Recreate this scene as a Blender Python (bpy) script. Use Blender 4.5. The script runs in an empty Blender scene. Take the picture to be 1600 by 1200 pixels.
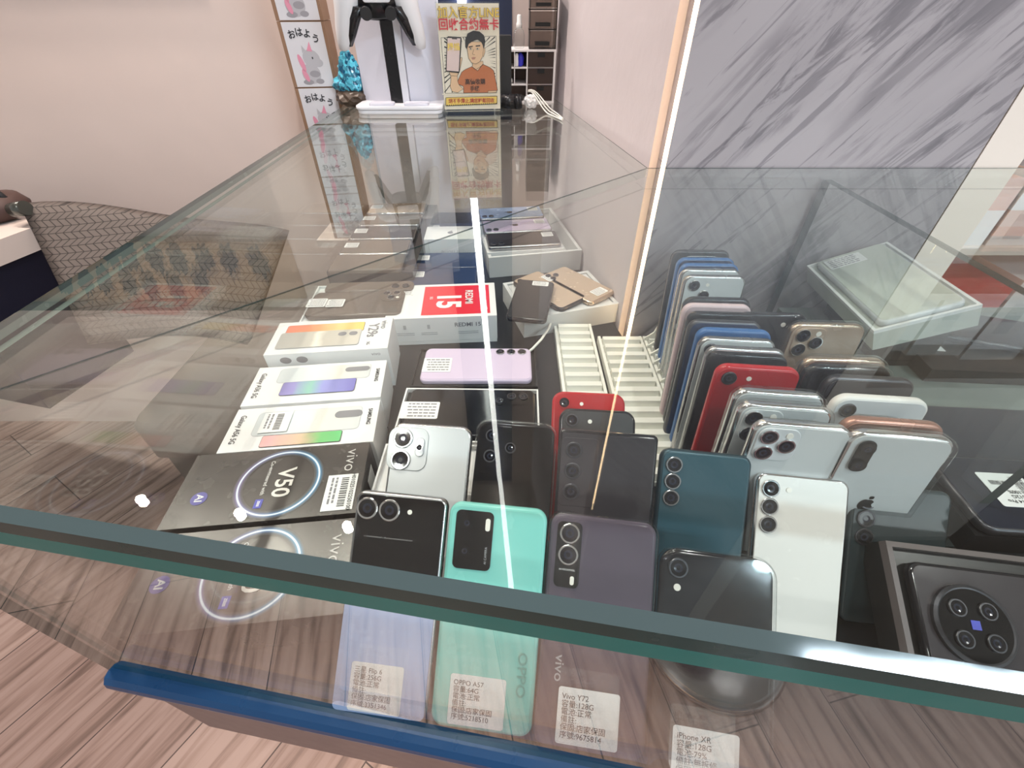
import bpy, math, random
from mathutils import Vector, Matrix, Euler
R = math.radians
sc = bpy.context.scene
COL = sc.collection
random.seed(7)
# ------------------------------------------------------------------ camera / view
CAMZ = 1.1475                      # eye height; the glass counter top is at 0.9975
PITCH = 40.9
F = 693.0
cam = bpy.data.objects.new('camera', bpy.data.cameras.new('camera'))
COL.objects.link(cam)
cam.location = (0, 0, CAMZ)
cam.rotation_euler = (R(90 - PITCH), 0, 0)
cam.data.sensor_width = 36
cam.data.lens = F / 1600 * 36
cam.data.clip_start = 0.01
sc.camera = cam
sc.view_settings.view_transform = 'Standard'
sc.view_settings.look = 'None'
sc.view_settings.gamma = 1
sc.view_settings.use_curve_mapping = False
sc.view_settings.exposure = -0.16
sc.cycles.max_bounces = 10
sc.cycles.transparent_max_bounces = 32
sc.cycles.glossy_bounces = 6
sc.cycles.sample_clamp_indirect = 4
# world: soft light of the open shop behind the viewer
w = bpy.data.worlds.new('shop_light'); sc.world = w; w.use_nodes = True
w.node_tree.nodes['Background'].inputs[0].default_value = (1.0, 0.93, 0.90, 1)
w.node_tree.nodes['Background'].inputs[1].default_value = 0.50

def lamp(name, kind, loc, energy, color=(1, 1, 1), size=.1, rot=(0, 0, 0), size_y=None, spot=None, blend=.6):
    l = bpy.data.lights.new(name, kind); l.energy = energy; l.color = color
    if kind == 'AREA':
        l.size = size
        if size_y: l.shape = 'RECTANGLE'; l.size_y = size_y
    else:
        l.shadow_soft_size = size
    if kind == 'SPOT': l.spot_size = R(spot or 90); l.spot_blend = blend
    o = bpy.data.objects.new(name, l); COL.objects.link(o)
    o.location = loc; o.rotation_euler = rot
    return o
CEIL = 2.33
# three downlights near the back wall (seen mirrored in the counter glass) and added unseen spots that light the room and the case
for i, (x, y) in enumerate([(-1.429, 1.0), (-1.024, .9406), (-.6035, .887), (.45, -.35), (-.7, -.6), (1.3, -.3), (-.1, .45)]):
    lamp('downlight_and_fill', 'SPOT', (x, y, CEIL - .03), 44 if i < 3 else 29, (1.0, .86, .76) if i < 3 else (1, .95, .93), .016, spot=125, blend=.8)
# added cool area light behind and to the right of the viewer
lamp('cool_side_fill', 'AREA', (2.6, -2.6, 1.75), 22, (.88, .94, 1.0), 2.0, (R(82), 0, R(42)), 1.0)
# added cool lamp behind the viewer's right shoulder, placed to highlight the glass edge
lamp('edge_highlight_lamp', 'AREA', (1.30, -1.50, 2.21), 30, (.72, .88, 1.0), 1.0, (R(60), R(5), 0), .05)

# ------------------------------------------------------------------ helpers
c_, s_ = math.cos(R(PITCH)), math.sin(R(PITCH))
def ray(px, py):
    u = 600 - py
    return Vector((px - 800, F * c_ + u * s_, -F * s_ + u * c_))
def at(px, py, z=None, x=None, y=None):          # z relative to the eye
    d = ray(px, py)
    k = z / d.z if z is not None else (x / d.x if x is not None else y / d.y)
    d = d * k
    return Vector((d.x, d.y, CAMZ + d.z))

FLOOR_Z = CAMZ - .3975      # display-case floor
GLASS_Z = CAMZ - .15        # top of the counter glass
FL = lambda x: .0678 - .1625 * x      # plan line of the counter front edge

MATS = {}
def mat(name, col, rough=.5, metal=0, spec=.5, emit=None, es=0, alpha=None, coat=0):
    if name in MATS: return MATS[name]
    m = bpy.data.materials.new(name); m.use_nodes = True
    b = m.node_tree.nodes['Principled BSDF']
    b.inputs['Base Color'].default_value = (*col, 1)
    b.inputs['Roughness'].default_value = rough
    b.inputs['Metallic'].default_value = metal
    b.inputs['Specular IOR Level'].default_value = spec
    b.inputs['Coat Weight'].default_value = coat
    if emit: b.inputs['Emission Color'].default_value = (*emit, 1); b.inputs['Emission Strength'].default_value = es
    # a little procedural unevenness in the gloss
    n = m.node_tree.nodes.new('ShaderNodeTexNoise'); n.inputs['Scale'].default_value = 60
    mr = m.node_tree.nodes.new('ShaderNodeMapRange')
    mr.inputs[3].default_value = max(0, rough - .04); mr.inputs[4].default_value = min(1, rough + .06)
    tc = m.node_tree.nodes.new('ShaderNodeTexCoord')
    m.node_tree.links.new(tc.outputs['Object'], n.inputs['Vector'])
    m.node_tree.links.new(n.outputs[0], mr.inputs[0]); m.node_tree.links.new(mr.outputs[0], b.inputs['Roughness'])
    MATS[name] = m
    return m
def N(m, t, **kw):
    n = m.node_tree.nodes.new(t)
    for k, v in kw.items():
        if k.startswith('i_'):
            key = k[2:]; n.inputs[int(key) if key.isdigit() else key].default_value = v
        else: setattr(n, k, v)
    return n
def Lk(m, a, b): m.node_tree.links.new(a, b)

def thin_glass(name, tint, r0=.04, rough=0.0, haze=0):
    """a clear sheet: transmits tinted, mirrors by the angle of view (Schlick)"""
    m = bpy.data.materials.new(name); m.use_nodes = True
    nt = m.node_tree; nt.nodes.clear()
    out = N(m, 'ShaderNodeOutputMaterial'); mix = N(m, 'ShaderNodeMixShader')
    tr = N(m, 'ShaderNodeBsdfTransparent'); tr.inputs[0].default_value = (*tint, 1)
    gl = N(m, 'ShaderNodeBsdfGlossy'); gl.inputs['Roughness'].default_value = rough
    gl.inputs[0].default_value = (.97, 1, .99, 1)
    lw = N(m, 'ShaderNodeLayerWeight'); lw.inputs[0].default_value = .5
    p = N(m, 'ShaderNodeMath', operation='POWER'); p.inputs[1].default_value = 4.4
    a = N(m, 'ShaderNodeMath', operation='MULTIPLY_ADD'); a.inputs[1].default_value = 1 - r0; a.inputs[2].default_value = r0
    Lk(m, lw.outputs['Facing'], p.inputs[0]); Lk(m, p.outputs[0], a.inputs[0]); Lk(m, a.outputs[0], mix.inputs[0])
    Lk(m, tr.outputs[0], mix.inputs[1]); Lk(m, gl.outputs[0], mix.inputs[2])
    last = mix.outputs[0]
    if haze:
        m2 = N(m, 'ShaderNodeMixShader'); df = N(m, 'ShaderNodeBsdfDiffuse'); df.inputs[0].default_value = (.8, .8, .78, 1)
        n = N(m, 'ShaderNodeTexNoise'); n.inputs['Scale'].default_value = 9; n.inputs['Detail'].default_value = 6
        tc = N(m, 'ShaderNodeTexCoord'); Lk(m, tc.outputs['Object'], n.inputs['Vector'])
        mu = N(m, 'ShaderNodeMath', operation='MULTIPLY'); mu.inputs[1].default_value = haze * 2
        Lk(m, n.outputs[0], mu.inputs[0]); Lk(m, mu.outputs[0], m2.inputs[0])
        Lk(m, last, m2.inputs[1]); Lk(m, df.outputs[0], m2.inputs[2]); last = m2.outputs[0]
    Lk(m, last, out.inputs[0])
    MATS[name] = m
    return m

class MB:
    def __init__(s): s.v = []; s.f = []; s.m = []; s.sm = []
    def add(s, vs, fs, mi=0, M=None, smooth=False):
        b = len(s.v)
        s.v += [tuple(M @ Vector(v)) if M else tuple(v) for v in vs]
        for f in fs: s.f.append(tuple(i + b for i in f)); s.m.append(mi); s.sm.append(smooth)
    def box(s, lo, hi, mi=0, M=None):
        x0, y0, z0 = lo; x1, y1, z1 = hi
        vs = [(x0,y0,z0),(x1,y0,z0),(x1,y1,z0),(x0,y1,z0),(x0,y0,z1),(x1,y0,z1),(x1,y1,z1),(x0,y1,z1)]
        s.add(vs, [(0,3,2,1),(4,5,6,7),(0,1,5,4),(1,2,6,5),(2,3,7,6),(3,0,4,7)], mi, M)
    def loft(s, rings, mi=0, M=None, cap=(None, None), smooth=True):
        n = len(rings[0]); vs = [p for r in rings for p in r]; fs = []
        for k in range(len(rings) - 1):
            for i in range(n):
                j = (i + 1) % n
                fs.append((k*n+i, k*n+j, (k+1)*n+j, (k+1)*n+i))
        b = len(s.v)
        s.add(vs, fs, mi, M, smooth)
        for q, cm in enumerate(cap):
            if cm is None: continue
            k = 0 if q == 0 else (len(rings) - 1) * n
            idx = [b + k + i for i in range(n)]
            if q == 0: idx.reverse()
            s.f.append(tuple(idx)); s.m.append(cm); s.sm.append(False)
    def cyl(s, p0, p1, r0, r1=None, n=24, mi=0, M=None, cap=True):
        r1 = r0 if r1 is None else r1
        p0, p1 = Vector(p0), Vector(p1); d = (p1 - p0).normalized()
        a = d.orthogonal().normalized(); b = d.cross(a)
        rg = lambda p, r: [p + (a*math.cos(2*math.pi*i/n) + b*math.sin(2*math.pi*i/n))*r for i in range(n)]
        s.loft([rg(p0, r0), rg(p1, r1)], mi, M, (mi, mi) if cap else (None, None))
    def tube(s, pts, r, n=8, mi=0, M=None):
        pts = [Vector(p) for p in pts]; rings = []
        prev = None
        for i, p in enumerate(pts):
            d = (pts[min(i+1, len(pts)-1)] - pts[max(i-1, 0)]).normalized()
            a = d.orthogonal().normalized() if prev is None else (prev - d*prev.dot(d)).normalized()
            prev = a; b = d.cross(a)
            rings.append([p + (a*math.cos(2*math.pi*k/n) + b*math.sin(2*math.pi*k/n))*r for k in range(n)])
        s.loft(rings, mi, M, (mi, mi))
    def lathe(s, prof, n=32, mi=0, M=None):   # (r,z)
        rings = [[(r*math.cos(2*math.pi*i/n), r*math.sin(2*math.pi*i/n), z) for i in range(n)] for r, z in prof]
        s.loft(rings, mi, M, (mi, mi))
    def build(s, name, mats, parent=None, loc=None, rot=None):
        me = bpy.data.meshes.new(name); me.from_pydata([tuple(v) for v in s.v], [], s.f)
        if not isinstance(mats, (list, tuple)): mats = [mats]
        for m in mats: me.materials.append(m)
        me.polygons.foreach_set('material_index', s.m); me.polygons.foreach_set('use_smooth', s.sm)
        me.update(); me.validate()
        o = bpy.data.objects.new(name, me); COL.objects.link(o)
        if parent: o.parent = parent
        if loc is not None: o.location = loc
        if rot is not None: o.rotation_euler = rot
        return o

def rrect(W, H, r, seg=6, cx=0, cy=0):
    pts = []
    for (sx, sy, a0) in ((1, 1, 0), (-1, 1, 90), (-1, -1, 180), (1, -1, 270)):
        for k in range(seg + 1):
            a = R(a0 + 90 * k / seg)
            pts.append((cx + sx*(W/2 - r) + r*math.cos(a), cy + sy*(H/2 - r) + r*math.sin(a)))
    return pts
def slab_y(mb, W, H, T, r, e, y0=0, cx=0, cz=0, mi=0, back=None, front=None, seg=6, M=None):
    """rounded slab standing in XZ, thickness from y0 (back, towards -Y) to y0+T"""
    def ring(y, ins): return [(x, y, z) for x, z in rrect(W - 2*ins, H - 2*ins, max(r - ins, .0002), seg, cx, cz)]
    e = min(e, T*.49)
    prof = [(y0, e), (y0 + e*.3, e*.3), (y0 + e, 0), (y0 + T - e, 0), (y0 + T - e*.3, e*.3), (y0 + T, e)]
    mb.loft([ring(y, i) for y, i in prof], mi, M, (mi if back is None else back, mi if front is None else front), smooth=True)

def empty(name, loc=(0, 0, 0), rot=(0, 0, 0)):
    o = bpy.data.objects.new(name, None); COL.objects.link(o); o.empty_display_size = .02
    o.location = loc; o.rotation_euler = rot
    return o
def tag(o, label, cat, group=None):
    o['label'] = label; o['category'] = cat
    if group: o['group'] = group
    return o
def thing(name, label, cat, loc=(0, 0, 0), rot=(0, 0, 0), group=None):
    return tag(empty(name, loc, rot), label, cat, group)
def struct(o): o['kind'] = 'structure'; return o

def text(s, size, m, parent, loc, rot=(0, 0, 0), bold=0, align='CENTER', sx=1, name='lettering', line=1.0, outline=None):
    cu = bpy.data.curves.new('t', 'FONT'); cu.body = s; cu.size = size; cu.align_x = align; cu.align_y = 'CENTER'
    cu.offset = bold; cu.space_line = line; cu.resolution_u = 3
    t = bpy.data.objects.new('t', cu); COL.objects.link(t)
    dg = bpy.context.evaluated_depsgraph_get()
    me = bpy.data.meshes.new_from_object(t.evaluated_get(dg))
    bpy.data.objects.remove(t); bpy.data.curves.remove(cu)
    me.materials.clear(); me.materials.append(m)
    if sx != 1: me.transform(Matrix.Diagonal((sx, 1, 1, 1)))
    o = bpy.data.objects.new(name, me); COL.objects.link(o); o.parent = parent
    o.location = loc; o.rotation_euler = rot
    return o

# ------------------------------------------------------------------ materials
white_paper = mat('white_paper', (.82, .82, .82), .45)
label_mat = mat('label_paper', (.85, .85, .84), .5)
ink = mat('ink', (.03, .03, .035), .6)
grey_ink = mat('grey_ink', (.22, .22, .24), .6)
pale_ink = mat('pale_ink', (.45, .46, .48), .6)
black_gloss = mat('black_gloss', (.006, .006, .007), .06)
lens_black = mat('lens_black', (.004, .004, .006), .04, coat=.5)
lens_inner = mat('lens_inner', (.02, .022, .035), .1)
chrome = mat('chrome', (.82, .82, .83), .12, 1)
steel = mat('steel', (.45, .45, .46), .25, 1)
dark_metal = mat('dark_metal', (.09, .09, .10), .3, .8)
flash_m = mat('flash', (.85, .82, .75), .2)
screen_black = mat('screen', (.004, .004, .005), .05)
cream_plastic = mat('cream_plastic', (.83, .83, .77), .45)
clear_case = thin_glass('clear_case', (.97, .97, .97), .05, .06)
acrylic = thin_glass('acrylic', (.96, .97, .97), .04, .0)
smoke = thin_glass('smoked_acrylic', (.50, .45, .42), .05, .02)
glass = thin_glass('counter_glass', (.950, .975, .963), .026, 0, .0012)
side_glass = thin_glass('pane_glass', (.955, .975, .968), .038, 0)

def wall_mat(name, col, bump=.15, scale=7):
    m = mat(name, col, .65)
    b = m.node_tree.nodes['Principled BSDF']
    tc = N(m, 'ShaderNodeTexCoord'); n = N(m, 'ShaderNodeTexNoise'); n.inputs['Scale'].default_value = scale; n.inputs['Detail'].default_value = 8
    bp = N(m, 'ShaderNodeBump'); bp.inputs['Strength'].default_value = bump; bp.inputs['Distance'].default_value = .01
    Lk(m, tc.outputs['Object'], n.inputs['Vector']); Lk(m, n.outputs[0], bp.inputs['Height']); Lk(m, bp.outputs[0], b.inputs['Normal'])
    mx = N(m, 'ShaderNodeMix', data_type='RGBA'); mx.inputs[6].default_value = (*[c*.93 for c in col], 1); mx.inputs[7].default_value = (*col, 1)
    n2 = N(m, 'ShaderNodeTexNoise'); n2.inputs['Scale'].default_value = 2.3; Lk(m, tc.outputs['Object'], n2.inputs['Vector'])
    Lk(m, n2.outputs[0], mx.inputs[0]); Lk(m, mx.outputs[2], b.inputs['Base Color'])
    return m
wall_pink = wall_mat('pink_plaster', (.84, .71, .65))
wall_lilac = wall_mat('pale_plaster', (.70, .64, .66), .25, 18)
ceil_m = wall_mat('ceiling_paint', (.50, .45, .41), .05)

def marble():
    m = mat('marble', (.42, .385, .41), .35); b = m.node_tree.nodes['Principled BSDF']
    tc = N(m, 'ShaderNodeTexCoord'); mp = N(m, 'ShaderNodeMapping'); mp.inputs['Rotation'].default_value = (0, R(50), 0)
    Lk(m, tc.outputs['Object'], mp.inputs[0])
    def nz(scale, sc_, det, dist, rough=.55, loc=(0, 0, 0)):
        q = N(m, 'ShaderNodeMapping'); q.inputs['Scale'].default_value = scale; q.inputs['Location'].default_value = loc; Lk(m, mp.outputs[0], q.inputs[0])
        n = N(m, 'ShaderNodeTexNoise'); n.inputs['Scale'].default_value = sc_; n.inputs['Detail'].default_value = det; n.inputs['Distortion'].default_value = dist; n.inputs['Roughness'].default_value = rough
        Lk(m, q.outputs[0], n.inputs['Vector']); return n.outputs[0]
    def mr(v, a, b_, c=0, d=1):
        q = N(m, 'ShaderNodeMapRange'); q.interpolation_type = 'SMOOTHSTEP'
        for k, x in enumerate((a, b_, c, d)): q.inputs[k + 1].default_value = x
        Lk(m, v, q.inputs[0]); return q.outputs[0]
    def mul(a, b_):
        q = N(m, 'ShaderNodeMath', operation='MULTIPLY'); Lk(m, a, q.inputs[0])
        if isinstance(b_, float): q.inputs[1].default_value = b_
        else: Lk(m, b_, q.inputs[1])
        return q.outputs[0]
    cloud = mr(nz((1.6, 1, 6), 1.3, 4, .4), .42, .60)
    broad = mr(nz((2.6, 1, 17), 1.9, 10, .6, .68, (3, 0, 1)), .46, .56)
    fine = mr(nz((3.0, 1, 34), 1.9, 7, .9, .6, (7, 0, 2)), .565, .62)
    def mixc(prev, fac, col):
        q = N(m, 'ShaderNodeMix', data_type='RGBA'); q.inputs[7].default_value = (*col, 1); Lk(m, fac, q.inputs[0])
        if isinstance(prev, tuple): q.inputs[6].default_value = (*prev, 1)
        else: Lk(m, prev, q.inputs[6])
        return q.outputs[2]
    c = mixc((.40, .358, .372), mul(cloud, .35), (.27, .24, .255))
    c = mixc(c, mul(mul(broad, cloud), .85), (.155, .135, .15))
    c = mixc(c, mul(fine, .55), (.11, .095, .11))
    Lk(m, c, b.inputs['Base Color'])
    return m
marble_m = marble()

def wood_floor():
    m = mat('wood_planks', (.3, .2, .17), .45); b = m.node_tree.nodes['Principled BSDF']
    tc = N(m, 'ShaderNodeTexCoord'); mp = N(m, 'ShaderNodeMapping'); mp.inputs['Rotation'].default_value = (0, 0, R(-59))
    Lk(m, tc.outputs['Object'], mp.inputs[0])
    br = N(m, 'ShaderNodeTexBrick'); br.inputs['Scale'].default_value = 1; br.inputs['Brick Width'].default_value = 1.2; br.inputs['Row Height'].default_value = .17
    br.inputs['Mortar Size'].default_value = .0015; br.inputs['Color1'].default_value = (.42, .31, .27, 1); br.inputs['Color2'].default_value = (.33, .235, .205, 1)
    br.inputs['Mortar'].default_value = (.07, .045, .04, 1); br.inputs['Bias'].default_value = 0
    Lk(m, mp.outputs[0], br.inputs['Vector'])
    mp2 = N(m, 'ShaderNodeMapping'); mp2.inputs['Scale'].default_value = (1.1, 16, 1); Lk(m, mp.outputs[0], mp2.inputs[0])
    n = N(m, 'ShaderNodeTexNoise'); n.inputs['Scale'].default_value = 3.2; n.inputs['Detail'].default_value = 8; n.inputs['Distortion'].default_value = .6
    Lk(m, mp2.outputs[0], n.inputs['Vector'])
    cr = N(m, 'ShaderNodeValToRGB'); e = cr.color_ramp.elements; e[0].position = .33; e[0].color = (.42, .38, .36, 1); e[1].position = .58; e[1].color = (1.0, 1.0, 1.0, 1)
    x = e.new(.45); x.color = (.80, .76, .74, 1)
    Lk(m, n.outputs[0], cr.inputs[0])
    mu = N(m, 'ShaderNodeMix', data_type='RGBA', blend_type='MULTIPLY'); mu.inputs[0].default_value = 1
    Lk(m, br.outputs[0], mu.inputs[6]); Lk(m, cr.outputs[0], mu.inputs[7]); Lk(m, mu.outputs[2], b.inputs['Base Color'])
    return m
floor_m = wood_floor()

# ------------------------------------------------------------------ the room
def struct_box(name, lo, hi, m, rot=None, loc=None):
    mb = MB(); mb.box(lo, hi); return struct(mb.build(name, m, None, loc, rot))
BACK = 1.12
struct_box('floor', (-4, -3.5, -.05), (4, 2.2, 0), floor_m)
struct_box('ceiling', (-3.2, -1.6, CEIL), (3, BACK + .1, CEIL + .05), ceil_m)
struct_box('wall_back', (-3.2, BACK, 0), (.30, BACK + .1, CEIL), wall_pink)
# plaster wall running back from the marble corner
wl = Vector((.172, .600, 0)); wf = Vector((.078, BACK, 0)); dv = wf - wl
mb = MB(); nrm = Vector((dv.y, -dv.x, 0)).normalized()
q = [wl, wf, wf + nrm*.06, wl + nrm*.06]
mb.add([(p.x, p.y, 0) for p in q] + [(p.x, p.y, CEIL) for p in q], [(0,1,2,3),(7,6,5,4),(0,4,5,1),(1,5,6,2),(2,6,7,3),(3,7,4,0)])
struct(mb.build('wall_right', wall_lilac))
# marble wall panel, facing the viewer
mb = MB(); mb.box((.182, .566, 0), (.545, .62, CEIL)); mb.box((.545, .60, 0), (.546, .62, CEIL))
struct(mb.build('wall_marble', marble_m))

# LED strip glowing out from behind the marble edge (up to 1.69 m)
warm_led = mat('warm_led', (1, .8, .6), .5, emit=(1, .70, .40), es=17)
mb = MB(); mb.box((.1782, .5680, .02), (.1812, .5710, 1.69))
tag(mb.build('light_strip', warm_led), 'warm glowing vertical light strip along the left edge of the marble panel', 'light strip')
# cream side of the recess right of the marble
cream = mat('cream_wall', (.80, .70, .62), .6)
mb = MB(); mb.box((.547, .566, 0), (.60, .66, CEIL)); struct(mb.build('trim_1', cream))
mb = MB(); mb.box((.60, .86, 0), (1.6, .9, CEIL)); struct(mb.build('wall_recess', cream))
mb = MB(); mb.box((.601, .84, .5), (.606, .855, CEIL - .02))
tag(mb.build('recess_light', mat('recess_led', (1, .9, .8), .5, emit=(1, .82, .62), es=9)), 'warm vertical light strip at the back of the recess beside the shelves', 'light strip')
mb = MB(); mb.box((.6005, .615, .5), (.603, .625, CEIL - .02))
tag(mb.build('edge_light', MATS['recess_led']), 'slim warm light strip along the cream recess side', 'light strip')

# wall lights / leaning LED bar on the back wall, seen mirrored in the glass
white_led = mat('white_led', (1, 1, 1), .5, emit=(1, .97, .93), es=14)
ledbar = thing('light_bar', 'bright white light bar running up the dark door frame behind the cartoon sign', 'light bar', (-.095, BACK - .02, GLASS_Z + .13))
p0 = Vector((0, 0, 0)); p1 = Vector((.045, 0, CEIL - .03 - GLASS_Z - .13)); p2 = Vector((.095, -.46, CEIL - .03 - GLASS_Z - .13))
mb = MB(); mb.tube([p0, p1, p1 + Vector((.004, -.02, .004)), p2], .0085, 10); mb.build('tube', white_led, ledbar)
mb = MB(); mb.cyl(p0 - Vector((0, 0, .012)), p0 + Vector((0, 0, .004)), .011); mb.build('end_cap', dark_metal, ledbar)
mb = MB(); mb.cyl(p2 - Vector((0, .004, 0)), p2 + Vector((0, -.012, 0)), .011); c_e = mb.build('end_cap', dark_metal, ledbar)
navy_panel = mat('navy_panel', (.02, .03, .07), .35)
mb = MB(); mb.box((-.16, BACK - .012, .95), (.0, BACK - .001, CEIL - .001)); 
tag(mb.build('dark_panel', navy_panel), 'dark navy upright panel on the back wall behind the cartoon sign', 'panel')

# downlight fittings
glow = mat('downlight_glow', (1, 1, 1), .5, emit=(1, .93, .85), es=30)
for i, (x, y) in enumerate([(-1.429, 1.0), (-1.024, .9406), (-.6035, .887)]):
    t = thing('downlight', 'round recessed downlight mirrored in the counter glass, %s of the three' % ('leftmost', 'middle', 'rightmost')[i], 'downlight', (x, y, CEIL), group='ceiling downlights')
    mb = MB(); mb.lathe([(.034, -.006), (.038, -.003), (.038, 0), (.024, 0), (.024, -.006)]); mb.build('trim_ring', white_paper, t)
    mb = MB(); mb.lathe([(.0225, -.005), (.0225, -.002)]); mb.build('lamp', glow, t)

# wooden sign with brush strokes high on the back wall (seen mirrored)
sign_wood = mat('sign_wood', (.40, .26, .155), .5)
SY = BACK - .036
def up_mirror(px, py):          # where on the wall a point seen mirrored in the counter glass stands
    v = at(px, py, y=SY); return v.x, CAMZ - .30 - (v.z - CAMZ)
sx1, sz0 = up_mirror(440, 378); sx1b, sz1 = up_mirror(479, 485)
ws = thing('wooden_sign', 'tan wooden signboard with two rows of black brush strokes mirrored in the counter glass', 'sign', (sx1, BACK, sz0))
mb = MB(); mb.box((-.86, -.035, 0), (0, -.001, sz1 - sz0 - .028)); mb.build('board', sign_wood, ws)
mb = MB(); mb.box((-.86, -.037, sz1 - sz0 - .0275), (.0, -.001, sz1 - sz0)); mb.build('top_rail', mat('rail_brown', (.10, .075, .06), .5), ws)
stroke_m = mat('brush_black', (.010, .015, .017), .5)
SP = [(172, 394), (200, 396), (241, 402), (277, 403), (318, 403), (357, 404), (403, 408), (100, 441), (133, 438), (163, 437), (200, 441), (233, 444), (272, 447), (311, 436)]
for k, (px, py) in enumerate(SP):
    big = 1 if k < 7 else .86
    rnd = random.Random(40 + k); pts = []; n = 30
    for i in range(n):
        a_ = 2*math.pi*i/n; rr = 1 + rnd.uniform(-.30, .22)
        ux, uy = 15*big*rr*math.cos(a_), 27*big*rr*math.sin(a_)*(.9 if i % 3 else 1.15)
        x, z = up_mirror(px + ux + .32*uy, py + uy)
        z = min(max(z, sz0 + .002), sz1 - .030)
        pts.append((x - sx1, -.0358, z - sz0))
    x, z = up_mirror(px, py); z = min(z, sz1 - .03)
    mb = MB(); mb.add(pts + [(x - sx1, -.0375, z - sz0)], [((i + 1) % n, i, n) for i in range(n)])
    mb.build('brush_stroke', stroke_m, ws)

# ------------------------------------------------------------------ the glass counter
edge_dark = mat('glass_edge_dark', (.002, .030, .028), .25, 0, .25)
edge_teal = mat('glass_edge_teal', (.004, .135, .118), .3, 0, .25)
edge_grey = mat('glass_arris', (.065, .095, .10), .07)
edge_pale = mat('glass_edge_pale', (.16, .20, .18), .25)
counter = thing('display_counter', 'L-shaped glass display counter with teal glass edges and a navy base rim', 'display counter', (0, 0, 0))
C0 = Vector((-.315, FL(-.315), 0)); CI = Vector((.160, .563, 0)); XR = 1.0
def pane_poly(name, pts, ztop, T, chamf, mats, front_edges=(), lip=0):
    """horizontal sheet; pts counter-clockwise; chamfered outwards on listed edges"""
    mb = MB(); n = len(pts)
    cen = sum(pts, Vector((0, 0, 0))) / n
    mb.add([(p.x, p.y, ztop) for p in pts], [tuple(range(n))], 0)
    bot = []
    # offset outer ring
    offs = []
    for i in range(n):
        o = Vector((0, 0, 0))
        for e in (i - 1, i):
            e %= n
            if e in front_edges:
                d = (pts[(e+1) % n] - pts[e]).normalized(); nn = Vector((d.y, -d.x, 0)); o += nn * chamf
        offs.append(pts[i] + o)
    mb.add([(p.x, p.y, ztop - T) for p in offs], [tuple(reversed(range(n)))], 0)
    for i in range(n):
        j = (i + 1) % n; a, b, c, d = pts[i], pts[j], offs[j], offs[i]
        if i in front_edges:
            Tl = max(T, lip); z1 = ztop - chamf*.7; z2 = ztop - Tl*.52
            mb.add([(a.x,a.y,ztop),(b.x,b.y,ztop),(c.x,c.y,z1),(d.x,d.y,z1)], [(3,2,1,0)], 1)
            mb.add([(d.x,d.y,z1),(c.x,c.y,z1),(c.x,c.y,z2),(d.x,d.y,z2)], [(3,2,1,0)], 2)
            mb.add([(d.x,d.y,z2),(c.x,c.y,z2),(c.x,c.y,ztop-Tl),(d.x,d.y,ztop-Tl)], [(3,2,1,0)], 3)
        else:
            mb.add([(a.x,a.y,ztop),(b.x,b.y,ztop),(b.x,b.y,ztop-T),(a.x,a.y,ztop-T)], [(3,2,1,0)], 0)
            mb.add([(a.x,a.y,ztop+.00002),(b.x,b.y,ztop+.00002),(b.x,b.y,ztop-.0009),(a.x,a.y,ztop-.0009)], [(3,2,1,0)], 2)
    return mb.build(name, mats, counter)
gm = [glass, edge_grey, edge_dark, edge_teal]
cr_ = Vector((XR, FL(XR), 0))
g1 = pane_poly('glass_top', [C0 + Vector((.0006, 0, 0)), cr_, Vector((XR, .563, 0)), CI + Vector((.0006, -.0002, 0))], GLASS_Z, .012, .0050, gm, (0,), lip=.025)
g2 = pane_poly('glass_top', [C0 + Vector((0, .0006, 0)), CI + Vector((0, .0006, 0)), Vector((.0755, BACK - .012, 0)), Vector((-.315, BACK - .012, 0))], GLASS_Z, .010, .003, [glass, edge_pale, edge_grey, edge_pale], (3,))
# front upright pane
zt = GLASS_Z - .0245
def upright(name, a, b, z0, z1, T, m, edge=None):
    a, b = Vector(a), Vector(b); d = (b - a).normalized(); nn = Vector((-d.y, d.x)) * T
    q = [a, b, b + nn, a + nn]
    mb = MB(); vs = [(p.x, p.y, z0) for p in q] + [(p.x, p.y, z1) for p in q]
    mb.add(vs, [(0,1,5,4), (2,3,7,6)], 0)
    mb.add(vs, [(0,3,2,1), (4,5,6,7), (1,2,6,5), (3,0,4,7)], 1)
    return mb.build(name, [m, edge or edge_dark], counter)
upright('front_pane', (-.314, FL(-.314) - .0036), (XR, FL(XR) - .0036), FLOOR_Z, zt, .006, side_glass)
upright('side_pane', (-.314, BACK - .014), (-.314, FL(-.314) + .004), FLOOR_Z, GLASS_Z - .0105, .006, side_glass, edge_pale)
upright('divider_pane', (.372, .561), (.372, .205), FLOOR_Z, GLASS_Z - .0125, .010, side_glass, mat('divider_edge', (.004, .020, .018), .25, 0, .25))
# case floor, navy rim, drawer body
case_floor = mat('case_floor', (.012, .012, .014), .3)
def prism(mb, pts, z0, z1, mi=0):
    n = len(pts)
    mb.add([(p[0], p[1], z0) for p in pts] + [(p[0], p[1], z1) for p in pts],
           [tuple(reversed(range(n))), tuple(range(n, 2*n))] + [(i, (i+1) % n, n + (i+1) % n, n + i) for i in range(n)], mi)
FP = lambda x, o=0: (x, FL(x) - .0036 + o)
mb = MB(); prism(mb, [FP(-.314, .002), FP(XR, .002), (XR, .563), (.174, .563), (.0755, BACK - .012), (-.314, BACK - .012)], FLOOR_Z - .02, FLOOR_Z - .0005)
mb.build('case_floor', case_floor, counter)
navy = mat('navy_rim', (.004, .045, .13), .28)
mb = MB()
prof = [(.000, .000), (-.005, -.0005), (-.0085, -.004), (-.0095, -.009), (-.0085, -.019), (-.005, -.0225), (.002, -.0225), (.002, 0)]
rings = [[(x, FL(x) - .0036 + dy, FLOOR_Z + .001 + dz) for dy, dz in prof] for x in (-.316, XR)]
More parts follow.
